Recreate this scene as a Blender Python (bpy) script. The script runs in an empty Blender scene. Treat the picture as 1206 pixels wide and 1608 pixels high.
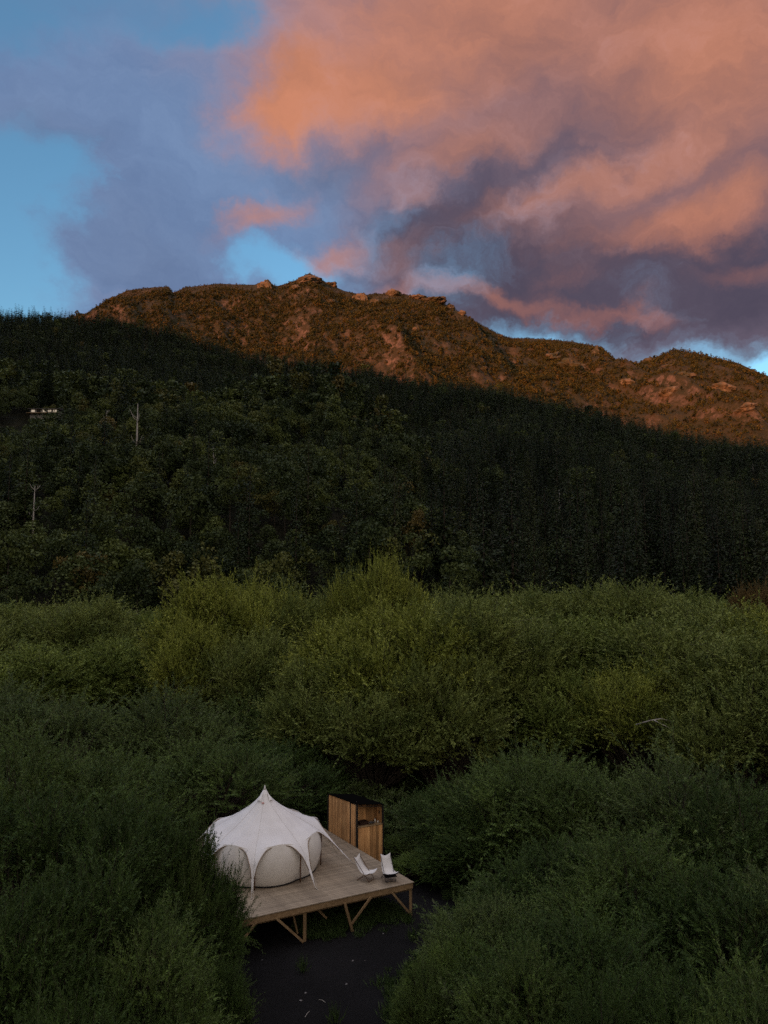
import bpy, math, random
import numpy as np
from mathutils import Vector, Matrix
R = math.radians
rng = np.random.default_rng(11)
random.seed(5)
scn = bpy.context.scene
col = scn.collection

# ---------------------------------------------------------------- camera
CAMZ = 13.85
cd = bpy.data.cameras.new('camera')
cam = bpy.data.objects.new('camera', cd); col.objects.link(cam)
cam.location = (0, 0, CAMZ)
cam.rotation_euler = (R(90 + 5.43), 0, 0)
cd.sensor_fit = 'VERTICAL'; cd.sensor_height = 36; cd.sensor_width = 27
cd.lens = 36 * 1115 / 1608
cd.clip_start = 0.5; cd.clip_end = 30000
scn.camera = cam

# ---------------------------------------------------------------- sky
SUN_EL = 5.0
SUN_DIR = Vector((-0.60, -0.80, 0)).normalized()      # towards the sun, behind the camera and to its left
world = bpy.data.worlds.new('World'); scn.world = world
world.use_nodes = True
nt = world.node_tree; N = nt.nodes; L = nt.links
for n in list(N): N.remove(n)
def nd(t, **k):
    n = N.new(t)
    for a, v in k.items(): setattr(n, a, v)
    return n
def mth(op, a, b=None, c=None, clamp=False):
    n = nd('ShaderNodeMath', operation=op, use_clamp=clamp)
    for i, v in enumerate((a, b, c)):
        if v is None: continue
        if isinstance(v, (int, float)): n.inputs[i].default_value = v
        else: L.new(v, n.inputs[i])
    return n.outputs[0]
def vmth(op, a, b=None):
    n = nd('ShaderNodeVectorMath', operation=op)
    for i, v in enumerate((a, b)):
        if v is None: continue
        if isinstance(v, (tuple, list)): n.inputs[i].default_value = v
        else: L.new(v, n.inputs[i])
    return n.outputs[0]
def mixc(f, a, b):
    n = nd('ShaderNodeMix', data_type='RGBA')
    if isinstance(f, (int, float)): n.inputs[0].default_value = f
    else: L.new(f, n.inputs[0])
    for s, v in ((6, a), (7, b)):
        if isinstance(v, tuple): n.inputs[s].default_value = (*v, 1)
        else: L.new(v, n.inputs[s])
    return n.outputs[2]
tc = nd('ShaderNodeTexCoord')
dirv = tc.outputs['Generated']
sx = nd('ShaderNodeSeparateXYZ'); L.new(dirv, sx.inputs[0])
yy = mth('MAXIMUM', mth('ADD', sx.outputs[1], 1.0), 0.08)
st = nd('ShaderNodeCombineXYZ')
L.new(mth('DIVIDE', sx.outputs[0], yy), st.inputs[0]); L.new(mth('DIVIDE', sx.outputs[2], yy), st.inputs[1])
S0 = st.outputs[0]
def noise(vec, scale, detail=6, rough=0.55, dist=0.0, out=0):
    n = nd('ShaderNodeTexNoise'); n.inputs['Scale'].default_value = scale
    n.inputs['Detail'].default_value = detail; n.inputs['Roughness'].default_value = rough
    n.inputs['Distortion'].default_value = dist
    L.new(vec, n.inputs['Vector']); return n.outputs[out]
def mapping(vec, loc=(0,0,0), rot=0, sc=(1,1,1), t='POINT'):
    n = nd('ShaderNodeMapping', vector_type=t)
    n.inputs['Location'].default_value = loc; n.inputs['Rotation'].default_value = (0, 0, rot); n.inputs['Scale'].default_value = sc
    L.new(vec, n.inputs['Vector']); return n.outputs[0]
wv = vmth('SUBTRACT', noise(S0, 3.2, 5, 0.6, 0, 1), (0.5, 0.5, 0.5))
wv = vmth('MULTIPLY', wv, (0.20, 0.15, 0))
wv2 = vmth('MULTIPLY', vmth('SUBTRACT', noise(S0, 14, 6, 0.65, 0, 1), (0.5, 0.5, 0.5)), (0.08, 0.06, 0))
SW = vmth('ADD', vmth('ADD', S0, wv), wv2)
SWs = vmth('ADD', vmth('ADD', S0, vmth('MULTIPLY', wv, (0.45, 0.45, 0))), wv2)
def sp(px, py):      # direction of a cloud bank as stereographic sky coordinates
    c = ((px - 603) / 1115, 1.0, -(py - 804) / 1115)
    p = R(5.43)
    v = Vector((c[0], c[1]*math.cos(p) - c[2]*math.sin(p), c[1]*math.sin(p) + c[2]*math.cos(p))).normalized()
    return v.x / (1 + v.y), v.z / (1 + v.y)
def blobs(lst, vec):
    tot = None
    for (px, py, rx, ry, ang, w) in lst:
        x, y = sp(px, py)
        m = mapping(vec, (x, y, 0), R(-ang), (rx/1115*0.62, ry/1115*0.62, 1), 'TEXTURE')
        g = nd('ShaderNodeTexGradient', gradient_type='SPHERICAL'); L.new(m, g.inputs[0])
        ss = nd('ShaderNodeMapRange', interpolation_type='SMOOTHSTEP'); L.new(g.outputs[1], ss.inputs[0])
        v = mth('MULTIPLY', ss.outputs[0], w)
        tot = v if tot is None else mth('ADD', tot, v)
    return tot
def smooth(v, a, b):
    n = nd('ShaderNodeMapRange', interpolation_type='SMOOTHSTEP'); L.new(v, n.inputs[0])
    n.inputs[1].default_value = a; n.inputs[2].default_value = b
    return n.outputs[0]
fine = noise(mapping(SW, rot=R(18), sc=(1.0, 1.9, 1)), 7, 10, 0.70)
fine2 = noise(mapping(SW, rot=R(-28), sc=(1.0, 2.1, 1)), 3.2, 7, 0.6)
soft = noise(S0, 2.4, 3, 0.5)
# holes of clear sky in the deck of cloud
HOLES = [
    (215, 190, 110, 34, -30, 0.45),
    (300, 75, 130, 40, -20, 0.4),
    (150, 300, 70, 40, 40, 0.35),
    (35, 330, 150, 230, 0, 1.15),
    (110, 40, 360, 140, 0, 0.72),
    (190, 225, 150, 100, -20, 0.5),
    (40, 470, 110, 90, 0, 0.8),
    (395, 405, 120, 55, 10, 1.15),
    (260, 110, 170, 110, 0, 0.38),
    (850, 520, 130, 50, 0, 0.6),
    (1195, 570, 80, 45, 0, 1.1),
    (1080, 545, 150, 50, 0, 0.6),
    (740, 410, 200, 60, -30, 0.28),
    (600, 360, 200, 60, -20, 0.25),
]
LIT = [
    (800, 30, 640, 220, 0, 1.2),
    (1170, 190, 240, 230, 0, 1.0),
    (420, 180, 120, 80, -20, 1.0),
    (570, 190, 190, 80, 0, 0.75),
    (690, 275, 220, 46, -18, 0.85),
    (860, 315, 230, 46, -14, 1.1),
    (1040, 350, 260, 50, -5, 1.05),
    (1170, 420, 90, 26, 0, 0.6),
    (400, 335, 110, 32, -22, 1.15),
    (490, 390, 110, 32, -20, 1.15),
    (600, 400, 110, 44, 0, 0.75),
    (620, 450, 120, 24, -8, 1.0),
    (800, 455, 170, 24, 14, 1.1),
    (880, 430, 90, 24, 0, 0.6),
    (1010, 495, 70, 22, 15, 0.8),
    (930, 485, 100, 26, -10, 0.5),
    (662, 328, 50, 26, 0, 0.7),
    (560, 90, 340, 170, 0, 0.5),
    (180, 470, 110, 30, 0, 0.3),
]
DARK = [
    (700, 375, 250, 80, -10, 1.0),
    (950, 430, 360, 100, -5, 1.3),
    (880, 230, 200, 70, -15, 0.45),
    (1120, 450, 260, 90, 0, 1.2),
    (560, 260, 220, 80, 0, 0.5),
    (850, 480, 240, 60, 0, 0.7),
    (60, 210, 180, 70, 0, 0.3),
    (230, 400, 260, 160, 0, 0.25),
]
VEIL = [
    (60, 182, 230, 75, -10, 0.85),
    (260, 310, 210, 140, 60, 0.8),
    (290, 160, 170, 170, 0, 0.5),
    (120, 430, 200, 80, -20, 0.5),
    (230, 120, 160, 60, 20, 0.3),
]

hole = blobs(HOLES, SW)
hole = mth('ADD', hole, mth('MULTIPLY', mth('SUBTRACT', fine, 0.5), 1.15))
hole = mth('SUBTRACT', hole, blobs(VEIL, SW))
hole = smooth(hole, 0.0, 0.95)
# where the low sun still reaches the cloud underside
lit = blobs(LIT, SWs)
lit = mth('ADD', lit, mth('MULTIPLY', mth('SUBTRACT', fine, 0.5), 0.85))
lit = mth('ADD', lit, mth('MULTIPLY', mth('SUBTRACT', fine2, 0.5), 0.7))
lit = smooth(lit, 0.12, 1.9)
dark = blobs(DARK, SWs)
dark = smooth(mth('ADD', dark, mth('MULTIPLY', mth('SUBTRACT', fine2, 0.5), 0.5)), 0.0, 1.1)
pink = smooth(sx.outputs[2], 0.52, 0.24)       # lower clouds are pinker
cool = smooth(sx.outputs[0], 0.16, -0.14)      # clouds away from the glow turn blue-grey
nish = nd('ShaderNodeTexSky', sky_type='NISHITA'); nish.sun_disc = False
nish.sun_elevation = R(SUN_EL)
nish.sun_rotation = math.atan2(SUN_DIR.x, SUN_DIR.y)
nish.air_density = 1.0; nish.dust_density = 0.6; nish.ozone_density = 2.0
STR = 0.15
k = 0.66 / STR
clear = vmth('MULTIPLY', nish.outputs[0], (1.15, 1.5, 1.62))
def ck(c): return tuple(v * k for v in c)
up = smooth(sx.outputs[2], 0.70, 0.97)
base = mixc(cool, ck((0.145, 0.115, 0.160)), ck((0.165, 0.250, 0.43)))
base = mixc(up, base, ck((1.42, 1.38, 1.50)))  # unseen overhead cloud made brighter to add light on the scene from above
base = mixc(dark, base, ck((0.092, 0.076, 0.112)))
hot = mixc(pink, ck((0.55, 0.225, 0.138)), ck((0.38, 0.148, 0.125)))
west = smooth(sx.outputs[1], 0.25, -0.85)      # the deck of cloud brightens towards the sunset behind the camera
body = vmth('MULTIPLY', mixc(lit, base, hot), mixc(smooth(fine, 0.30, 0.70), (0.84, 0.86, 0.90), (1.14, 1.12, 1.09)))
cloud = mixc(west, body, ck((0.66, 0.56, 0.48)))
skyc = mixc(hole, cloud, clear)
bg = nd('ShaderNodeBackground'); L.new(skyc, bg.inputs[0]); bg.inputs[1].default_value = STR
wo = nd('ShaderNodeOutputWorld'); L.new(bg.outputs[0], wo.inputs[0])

sd = bpy.data.lights.new('sun', 'SUN'); sun = bpy.data.objects.new('sun', sd); col.objects.link(sun)
sd.energy = 3.8; sd.angle = R(0.5); sd.color = (1.0, 0.37, 0.13)
tosun = Vector((SUN_DIR.x, SUN_DIR.y, math.tan(R(SUN_EL)))).normalized()
sun.rotation_euler = tosun.to_track_quat('Z', 'Y').to_euler()
sun.location = (0, 0, 100)

scn.view_settings.view_transform = 'Standard'; scn.view_settings.look = 'None'
scn.view_settings.gamma = 1; scn.view_settings.use_curve_mapping = False
scn.view_settings.exposure = 0.6
scn.cycles.max_bounces = 5; scn.cycles.diffuse_bounces = 3; scn.cycles.transmission_bounces = 3
scn.cycles.use_denoising = False

# ---------------------------------------------------------------- helpers
def tag(o, label=None, cat=None, group=None, kind=None):
    if label: o['label'] = label
    if cat: o['category'] = cat
    if group: o['group'] = group
    if kind: o['kind'] = kind
    return o
def link(name, me, mat=None, parent=None, loc=(0,0,0), rot=(0,0,0), sc=(1,1,1)):
    o = bpy.data.objects.new(name, me); col.objects.link(o)
    if me is not None and mat is not None and len(me.materials) == 0: me.materials.append(mat)
    o.parent = parent; o.location = loc; o.rotation_euler = rot; o.scale = sc
    return o
def empty(name, loc, rz=0, parent=None):
    return link(name, None, None, parent, loc, (0, 0, rz))
def npmesh(name, V, F, smooth=False, mats=None, mi=None):
    """V (n,3); F (m,k) array of one polygon size, or a list of such arrays"""
    me = bpy.data.meshes.new(name)
    Fs = F if isinstance(F, list) else [F]
    V = np.asarray(V, dtype=np.float32)
    me.vertices.add(len(V)); me.vertices.foreach_set('co', V.ravel())
    tot = sum(f.size for f in Fs); npoly = sum(len(f) for f in Fs)
    me.loops.add(tot); me.polygons.add(npoly)
    me.loops.foreach_set('vertex_index', np.concatenate([f.ravel() for f in Fs]).astype(np.int32))
    st = []; s = 0
    for f in Fs:
        st.append(s + np.arange(len(f)) * f.shape[1]); s += f.size
    me.polygons.foreach_set('loop_start', np.concatenate(st).astype(np.int32))
    if smooth: me.polygons.foreach_set('use_smooth', np.ones(npoly, dtype=bool))
    if mats:
        for m in mats: me.materials.append(m)
        if mi is not None: me.polygons.foreach_set('material_index', np.asarray(mi, dtype=np.int32))
    me.update(calc_edges=True); me.validate()
    return me
class MB:
    def __init__(s): s.v = []; s.f = []
    def add(s, v, f):
        b = len(s.v); s.v += [tuple(p) for p in v]; s.f += [tuple(i + b for i in q) for q in f]; return s
    def box(s, x0, x1, y0, y1, z0, z1, M=None):
        v = [Vector(p) for p in ((x0,y0,z0),(x1,y0,z0),(x1,y1,z0),(x0,y1,z0),(x0,y0,z1),(x1,y0,z1),(x1,y1,z1),(x0,y1,z1))]
        if M: v = [M @ p for p in v]
        return s.add(v, [(0,3,2,1),(4,5,6,7),(0,1,5,4),(1,2,6,5),(2,3,7,6),(3,0,4,7)])
    def bar(s, a, b, w, h=None, up=(0,0,1)):
        a = Vector(a); b = Vector(b); h = h or w
        d = (b - a).normalized(); up = Vector(up)
        if abs(d.dot(up)) > 0.98: up = Vector((0.3, 1, 0))
        x = d.cross(up).normalized(); y = x.cross(d)
        v = []
        for p in (a, b):
            for sx_, sy_ in ((-1,-1),(1,-1),(1,1),(-1,1)): v.append(p + x*sx_*w/2 + y*sy_*h/2)
        return s.add(v, [(3,2,1,0),(4,5,6,7),(0,1,5,4),(1,2,6,5),(2,3,7,6),(3,0,4,7)])
    def tube(s, pts, r, n=6):
        pts = [Vector(p) for p in pts]; r = r if isinstance(r, (list, tuple)) else [r]*len(pts)
        v = []; f = []
        for i, p in enumerate(pts):
            d = (pts[min(i+1, len(pts)-1)] - pts[max(i-1, 0)]).normalized()
            up = Vector((0,0,1)) if abs(d.z) < 0.95 else Vector((0,1,0.1))
            x = d.cross(up).normalized(); y = x.cross(d)
            for k_ in range(n):
                a = 2*math.pi*k_/n; v.append(p + (x*math.cos(a) + y*math.sin(a))*r[i])
        for i in range(len(pts)-1):
            for k_ in range(n):
                f.append((i*n+k_, i*n+(k_+1)%n, (i+1)*n+(k_+1)%n, (i+1)*n+k_))
        f.append(tuple(range(n))[::-1]); f.append(tuple((len(pts)-1)*n + k_ for k_ in range(n)))
        return s.add(v, f)
    def mesh(s, name, smooth=False, bevel=0):
        me = bpy.data.meshes.new(name); me.from_pydata([tuple(p) for p in s.v], [], s.f); me.update()
        if smooth: me.polygons.foreach_set('use_smooth', [True]*len(me.polygons))
        if bevel:
            import bmesh
            bm = bmesh.new(); bm.from_mesh(me)
            bmesh.ops.bevel(bm, geom=bm.edges[:], offset=bevel, segments=1, affect='EDGES')
            bm.to_mesh(me); bm.free()
        return me
    def build(s, name, mat, parent=None, smooth=False, bevel=0, **k):
        return link(name, s.mesh(name, smooth, bevel), mat, parent, **k)

# ---------------------------------------------------------------- materials
def mat(name, build):
    m = bpy.data.materials.new(name); m.use_nodes = True
    t = m.node_tree
    for n in list(t.nodes): t.nodes.remove(n)
    out = t.nodes.new('ShaderNodeOutputMaterial')
    class H: pass
    h = H(); h.t = t
    def new(ty, **kw):
        n = t.nodes.new(ty)
        for a, v in kw.items(): setattr(n, a, v)
        return n
    def put(sock, v):
        if isinstance(v, bpy.types.NodeSocket): t.links.new(v, sock)
        elif isinstance(v, tuple) and len(v) == 3 and sock.type == 'RGBA': sock.default_value = (*v, 1)
        else: sock.default_value = v
    h.new = new; h.put = put
    def nz(scale, detail=4, rough=.55, coord='Object', sc=(1,1,1), rot=(0,0,0), dist=0):
        c = new('ShaderNodeTexCoord').outputs[coord]
        mp = new('ShaderNodeMapping'); put(mp.inputs[0], c); mp.inputs['Scale'].default_value = sc; mp.inputs['Rotation'].default_value = rot
        n = new('ShaderNodeTexNoise'); put(n.inputs['Vector'], mp.outputs[0])
        n.inputs['Scale'].default_value = scale; n.inputs['Detail'].default_value = detail; n.inputs['Roughness'].default_value = rough; n.inputs['Distortion'].default_value = dist
        return n.outputs[0]
    def ramp(f, stops):
        r = new('ShaderNodeValToRGB'); put(r.inputs[0], f)
        e = r.color_ramp.elements
        while len(e) < len(stops): e.new(0.5)
        for q, (p, c) in zip(e, stops): q.position = p; q.color = (*c, 1)
        return r.outputs[0]
    def mix(f, a, b, mode='MIX'):
        n = new('ShaderNodeMix', data_type='RGBA', blend_type=mode); put(n.inputs[0], f); put(n.inputs[6], a); put(n.inputs[7], b); return n.outputs[2]
    def math_(op, a, b=0.0):
        n = new('ShaderNodeMath', operation=op); put(n.inputs[0], a); put(n.inputs[1], b); return n.outputs[0]
    def bsdf(c, rough=.8, spec=.3, metal=0, bump=None, bs=.3, bd=.02):
        n = new('ShaderNodeBsdfPrincipled'); put(n.inputs['Base Color'], c); put(n.inputs['Roughness'], rough)
        n.inputs['Specular IOR Level'].default_value = spec; n.inputs['Metallic'].default_value = metal
        if bump is not None:
            b = new('ShaderNodeBump'); put(b.inputs['Height'], bump); b.inputs['Strength'].default_value = bs; b.inputs['Distance'].default_value = bd
            put(n.inputs['Normal'], b.outputs[0])
        return n.outputs[0]
    h.nz = nz; h.ramp = ramp; h.mix = mix; h.math = math_; h.bsdf = bsdf
    put(out.inputs[0], build(h))
    return m
def leafmat(name, dark, light, trans=.25, scale=1.0, rndramp=None, rough=.55, spec=.35, back=None):
    def b(h):
        oi = h.new('ShaderNodeObjectInfo')
        f = h.nz(scale, 3, .6)
        c = h.ramp(f, [(0.32, dark), (0.68, light)])
        f2 = h.nz(scale*9, 1, .5)
        c = h.mix(1.0, c, h.ramp(f2, [(0.3, (.62,.62,.62)), (0.7, (1.35,1.35,1.35))]), 'MULTIPLY')
        if back:
            g = h.new('ShaderNodeNewGeometry'); c = h.mix(g.outputs['Backfacing'], c, back)
        if rndramp: c = h.mix(1.0, c, h.ramp(oi.outputs['Random'], rndramp), 'MULTIPLY')
        c = h.mix(1.0, c, oi.outputs['Color'], 'MULTIPLY')
        p = h.bsdf(c, rough, spec)
        tr = h.new('ShaderNodeBsdfTranslucent'); h.put(tr.inputs[0], c)
        m = h.new('ShaderNodeMixShader'); m.inputs[0].default_value = trans
        h.put(m.inputs[1], p); h.put(m.inputs[2], tr.outputs[0]); return m.outputs[0]
    return mat(name, b)
M = {}
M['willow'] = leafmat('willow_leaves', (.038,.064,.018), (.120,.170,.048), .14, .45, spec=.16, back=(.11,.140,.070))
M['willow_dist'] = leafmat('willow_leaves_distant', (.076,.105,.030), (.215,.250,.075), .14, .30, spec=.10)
M['conifer'] = leafmat('conifer_needles', (.014,.024,.011), (.038,.054,.022), .06, .3, spec=.15, rndramp=
    [(0,(.4,.46,.46)),(.35,(.8,.86,.84)),(.7,(1.2,1.2,1.0)),(.9,(1.8,1.75,1.35)),(1,(2.2,1.7,1.3))])
M['broad'] = leafmat('hill_tree_leaves', (.028,.042,.017), (.078,.096,.036), .08, .25, spec=.12, rndramp=
    [(0,(.4,.5,.45)),(.3,(.75,.85,.75)),(.6,(1.1,1.15,.95)),(.85,(1.6,1.6,1.05)),(.965,(1.6,1.3,.9)),(1,(2.0,1.2,.9))])
M['shrub'] = leafmat('mountain_shrub_leaves', (.042,.040,.014), (.105,.086,.030), .05, .05, spec=.08, rndramp=
    [(0,(.35,.42,.4)),(.3,(.7,.8,.7)),(.6,(1.0,1.05,.85)),(.85,(1.4,1.3,.9)),(1,(1.7,1.25,.9))])
M['grassblade'] = leafmat('grass_blades', (.030,.060,.014), (.070,.115,.030), .25, .8)
M['bark'] = mat('willow_bark', lambda h: h.bsdf(h.ramp(h.nz(6, 4, .6, sc=(1,1,.2)), [(.3,(.035,.028,.022)),(.7,(.11,.09,.07))]), .9, .2))
M['deadwood'] = mat('bleached_dead_wood', lambda h: h.bsdf(h.ramp(h.nz(3, 4, .6, sc=(1,1,.15)), [(.3,(.22,.20,.18)),(.7,(.50,.47,.43))]), .85, .2))
def rockb(h):
    f = h.nz(.06, 8, .65); g = h.nz(.5, 5, .7, sc=(1,1,.4))
    c = h.ramp(f, [(.3,(.07,.05,.04)),(.5,(.18,.13,.10)),(.7,(.30,.22,.17))])
    c = h.mix(h.math('MULTIPLY', h.ramp(g, [(.42,(0,0,0)),(.62,(1,1,1))]), .75), (.05,.045,.022), c)
    return h.bsdf(c, .95, .15, bump=g, bs=.9, bd=3)
M['rock'] = mat('weathered_rock', rockb)
def terr(h):
    f = h.nz(.012, 8, .62, coord='Object'); g = h.nz(.16, 5, .65, coord='Object')
    c = h.ramp(g, [(.3,(.018,.018,.008)),(.52,(.042,.034,.016)),(.72,(.085,.058,.030))])
    c2 = h.ramp(f, [(.45,(.038,.032,.016)),(.62,(.085,.052,.032)),(.75,(.15,.095,.065))])
    c = h.mix(.45, c, c2)
    geo = h.new('ShaderNodeNewGeometry'); sp_ = h.new('ShaderNodeSeparateXYZ'); h.put(sp_.inputs[0], geo.outputs['Normal'])
    mr = h.new('ShaderNodeMapRange'); h.put(mr.inputs[0], sp_.outputs[2]); mr.inputs[1].default_value = .66; mr.inputs[2].default_value = .50
    k_ = h.math('MULTIPLY', mr.outputs[0], h.ramp(h.nz(.05, 6, .7), [(.48,(0,0,0)),(.53,(1,1,1))]))
    rk = h.ramp(h.nz(.08, 6, .7, sc=(1,1,.3)), [(.3,(.05,.035,.026)),(.7,(.18,.12,.09))])
    c = h.mix(k_, c, rk)
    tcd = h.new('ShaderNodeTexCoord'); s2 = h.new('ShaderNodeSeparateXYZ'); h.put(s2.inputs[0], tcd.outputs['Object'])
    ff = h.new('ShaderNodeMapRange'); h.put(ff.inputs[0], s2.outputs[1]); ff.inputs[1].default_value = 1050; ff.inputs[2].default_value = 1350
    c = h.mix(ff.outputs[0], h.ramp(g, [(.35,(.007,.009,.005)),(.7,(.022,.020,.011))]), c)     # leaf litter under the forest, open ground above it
    return h.bsdf(c, .95, .1, bump=g, bs=1.0, bd=4)
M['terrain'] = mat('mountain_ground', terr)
def grd(h):
    f = h.nz(.25, 6, .6); g = h.nz(14, 5, .7); s = h.nz(60, 2, .5)
    c = h.ramp(f, [(.35,(.008,.008,.0085)),(.65,(.0145,.014,.015))])
    c = h.mix(h.ramp(g, [(.45,(0,0,0)),(.7,(.5,.5,.5))]), c, (.008,.008,.009))
    c = h.mix(h.ramp(s, [(.68,(0,0,0)),(.74,(1,1,1))]), c, (.035,.033,.031))
    return h.bsdf(c, .95, .08, bump=g, bs=.9, bd=.08)
M['sand'] = mat('dark_river_sand', grd)
M['floor'] = mat('thicket_floor', lambda h: h.bsdf(h.ramp(h.nz(.8, 6, .65), [(.35,(.010,.012,.006)),(.6,(.024,.026,.012)),(.75,(.045,.038,.022))]), .95, .1))
def wood(name, dk, lt, rot=0, scl=1.0, rnd=.35, rough=.8):
    def b(h):
        oi = h.new('ShaderNodeObjectInfo')
        geo = h.new('ShaderNodeTexCoord')
        f = h.nz(3*scl, 6, .6, sc=(.35, 6, 6) if rot != 'z' else (6,6,.35), rot=(0,0,0 if rot == 'z' else rot), dist=.4)
        c = h.ramp(f, [(.3, dk), (.7, lt)])
        c = h.mix(1.0, c, h.ramp(oi.outputs['Random'], [(0,(1-rnd,)*3),(1,(1+rnd,)*3)]), 'MULTIPLY')
        w = h.nz(1.3, 4, .6)
        c = h.mix(1.0, c, h.ramp(w, [(.35,(.75,.74,.74)),(.65,(1.1,1.1,1.1))]), 'MULTIPLY')
        return h.bsdf(c, rough, .25, bump=f, bs=.25, bd=.004)
    return mat(name, b)
UA = math.atan2(-0.45157, -0.89223)
M['deck'] = wood('weathered_deck_pine', (.22,.178,.130), (.39,.32,.235), -UA, 1.0, .14)
M['timber'] = wood('sawn_pine_timber', (.22,.145,.075), (.40,.28,.155), 'z', 1.0, .2)
M['timberh'] = wood('sawn_pine_beam', (.22,.145,.075), (.38,.265,.15), -UA, 1.0, .2)
M['cedar'] = wood('oiled_pine_cladding', (.42,.205,.078), (.76,.45,.20), 'z', 1.2, .40)
M['blackpost'] = mat('charred_black_post', lambda h: h.bsdf(h.ramp(h.nz(9,3), [(.3,(.010,.010,.010)),(.7,(.022,.020,.018))]), .7, .3))
M['roofblack'] = mat('black_metal_roofing', lambda h: h.bsdf((.004,.004,.004), .95, .0, bump=h.nz(5,3), bs=.1))
def canvas(h):
    f = h.nz(1.1, 5, .6); w = h.nz(180, 1, .5)
    c = h.ramp(f, [(.35,(.77,.76,.765)),(.65,(.86,.855,.865))])
    p = h.bsdf(c, .85, .2, bump=h.nz(2.2, 4, .5), bs=.35, bd=.04)
    tr = h.new('ShaderNodeBsdfTranslucent'); h.put(tr.inputs[0], (.6,.55,.48))
    m = h.new('ShaderNodeMixShader'); m.inputs[0].default_value = .12
    h.put(m.inputs[1], p); h.put(m.inputs[2], tr.outputs[0]); return m.outputs[0]
M['canvas'] = mat('white_cotton_canvas', canvas)
def canvasw(h):
    f = h.nz(1.6, 5, .6)
    c = h.ramp(f, [(.35,(.78,.76,.73)),(.65,(.86,.845,.82))])
    return h.bsdf(c, .9, .15, bump=h.nz(1.8, 3, .5, sc=(1,1,.5)), bs=.5, bd=.08)
M['canvaswall'] = mat('cream_canvas_wall', canvasw)
M['seam'] = mat('stitched_seam', lambda h: h.bsdf((.55,.52,.49), .9, .1))
M['trim'] = mat('beige_webbing', lambda h: h.bsdf((.30,.23,.17), .85, .2))
M['gasket'] = mat('black_groundsheet', lambda h: h.bsdf((.012,.012,.014), .7, .3))
M['pole'] = mat('brown_tent_pole', lambda h: h.bsdf(h.ramp(h.nz(7,3,.5,sc=(1,1,.2)), [(.3,(.10,.045,.022)),(.7,(.19,.085,.04))]), .6, .4))
M['rope'] = mat('pale_rope', lambda h: h.bsdf((.50,.47,.42), .9, .1))
M['redtag'] = mat('faded_red_tag', lambda h: h.bsdf((.45,.20,.17), .8, .2))
M['sling'] = mat('white_sling_canvas', lambda h: h.bsdf(h.ramp(h.nz(4,4), [(.3,(.60,.59,.58)),(.7,(.72,.71,.70))]), .9, .15, bump=h.nz(9,3), bs=.3, bd=.02))
M['chairwood'] = mat('dark_brown_chair_wood', lambda h: h.bsdf((.10,.050,.028), .6, .35))
M['blackmetal'] = mat('black_steel_rod', lambda h: h.bsdf((.014,.014,.015), .45, .5))
M['seatshade'] = mat('painted_seat_shade', lambda h: h.bsdf((.018,.018,.024), .8, .2))  # near-black colour stands for the shade beneath a sling seat
M['white'] = mat('white_enamel', lambda h: h.bsdf((.62,.62,.60), .35, .5))
M['steel'] = mat('brushed_steel', lambda h: h.bsdf((.45,.46,.48), .35, .5, 1))
M['darkbox'] = mat('dark_brown_crate_paint', lambda h: h.bsdf((.040,.020,.014), .7, .3))
M['towel'] = mat('pale_towel', lambda h: h.bsdf((.52,.46,.42), .95, .1))
M['housewall'] = mat('white_house_render', lambda h: h.bsdf(h.ramp(h.nz(.6,3), [(.3,(.28,.27,.25)),(.7,(.36,.35,.33))]), .8, .2))
M['houseroof'] = mat('grey_metal_house_roof', lambda h: h.bsdf((.09,.09,.095), .6, .4))
def litwin(h):
    e = h.new('ShaderNodeEmission'); h.put(e.inputs[0], (1.0,.80,.60)); e.inputs[1].default_value = .30
    return e.outputs[0]
M['litpane'] = mat('lit_window_pane', litwin)
M['stone'] = mat('pale_river_stone', lambda h: h.bsdf(h.ramp(h.nz(8,3), [(.3,(.12,.115,.115)),(.7,(.26,.25,.25))]), .85, .2))

# ---------------------------------------------------------------- height field
lat = rng.random((256, 256))
def vnoise(x, y):
    xi = np.floor(x).astype(int); yi = np.floor(y).astype(int)
    fx = x - xi; fy = y - yi; fx = fx*fx*(3-2*fx); fy = fy*fy*(3-2*fy)
    a = lat[xi & 255, yi & 255]; b = lat[(xi+1) & 255, yi & 255]; c = lat[xi & 255, (yi+1) & 255]; d = lat[(xi+1) & 255, (yi+1) & 255]
    return (a*(1-fx)+b*fx)*(1-fy) + (c*(1-fx)+d*fx)*fy - .5
def fbm(x, y, s, o=4, g=.5):
    v = 0; a = 1
    for i in range(o):
        v = v + a*vnoise(x/s + 17.3*i, y/s + 9.1*i); s = s/2.03; a *= g
    return v
def ridged(x, y, s, o=4):
    v = 0; a = 1
    for i in range(o):
        v = v + a*(.5 - 2*np.abs(vnoise(x/s + 31*i, y/s + 7*i))); s = s/2.1; a *= .5
    return v
TA = [(-1.4716, 0.297), (-0.7372, 0.297), (-0.5536, 0.297), (-0.4157, 0.2923), (-0.2778, 0.2829), (-0.1678, 0.2829), (-0.0762, 0.2923), (-0.0027, 0.2456), (0.0428, 0.2085), (0.0879, 0.1625), (0.1415, 0.0987), (0.2032, 0.0267), (0.2647, -0.0177), (0.6181, -0.0706), (1.4163, -0.0706)]
TB = [(-1.4878, 0.4158), (-0.7437, 0.3918), (-0.5581, 0.3851), (-0.5026, 0.387), (-0.3913, 0.3804), (-0.317, 0.368), (-0.2517, 0.3442), (-0.1684, 0.3206), (-0.0947, 0.3187), (-0.0671, 0.3064), (-0.0211, 0.3111), (0.034, 0.2923), (0.0889, 0.2829), (0.1804, 0.2689), (0.2259, 0.2568), (0.2712, 0.2409), (0.3618, 0.2177), (0.4521, 0.1974), (0.5474, 0.1762), (0.7217, 0.1487), (1.4392, 0.0987)]
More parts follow.
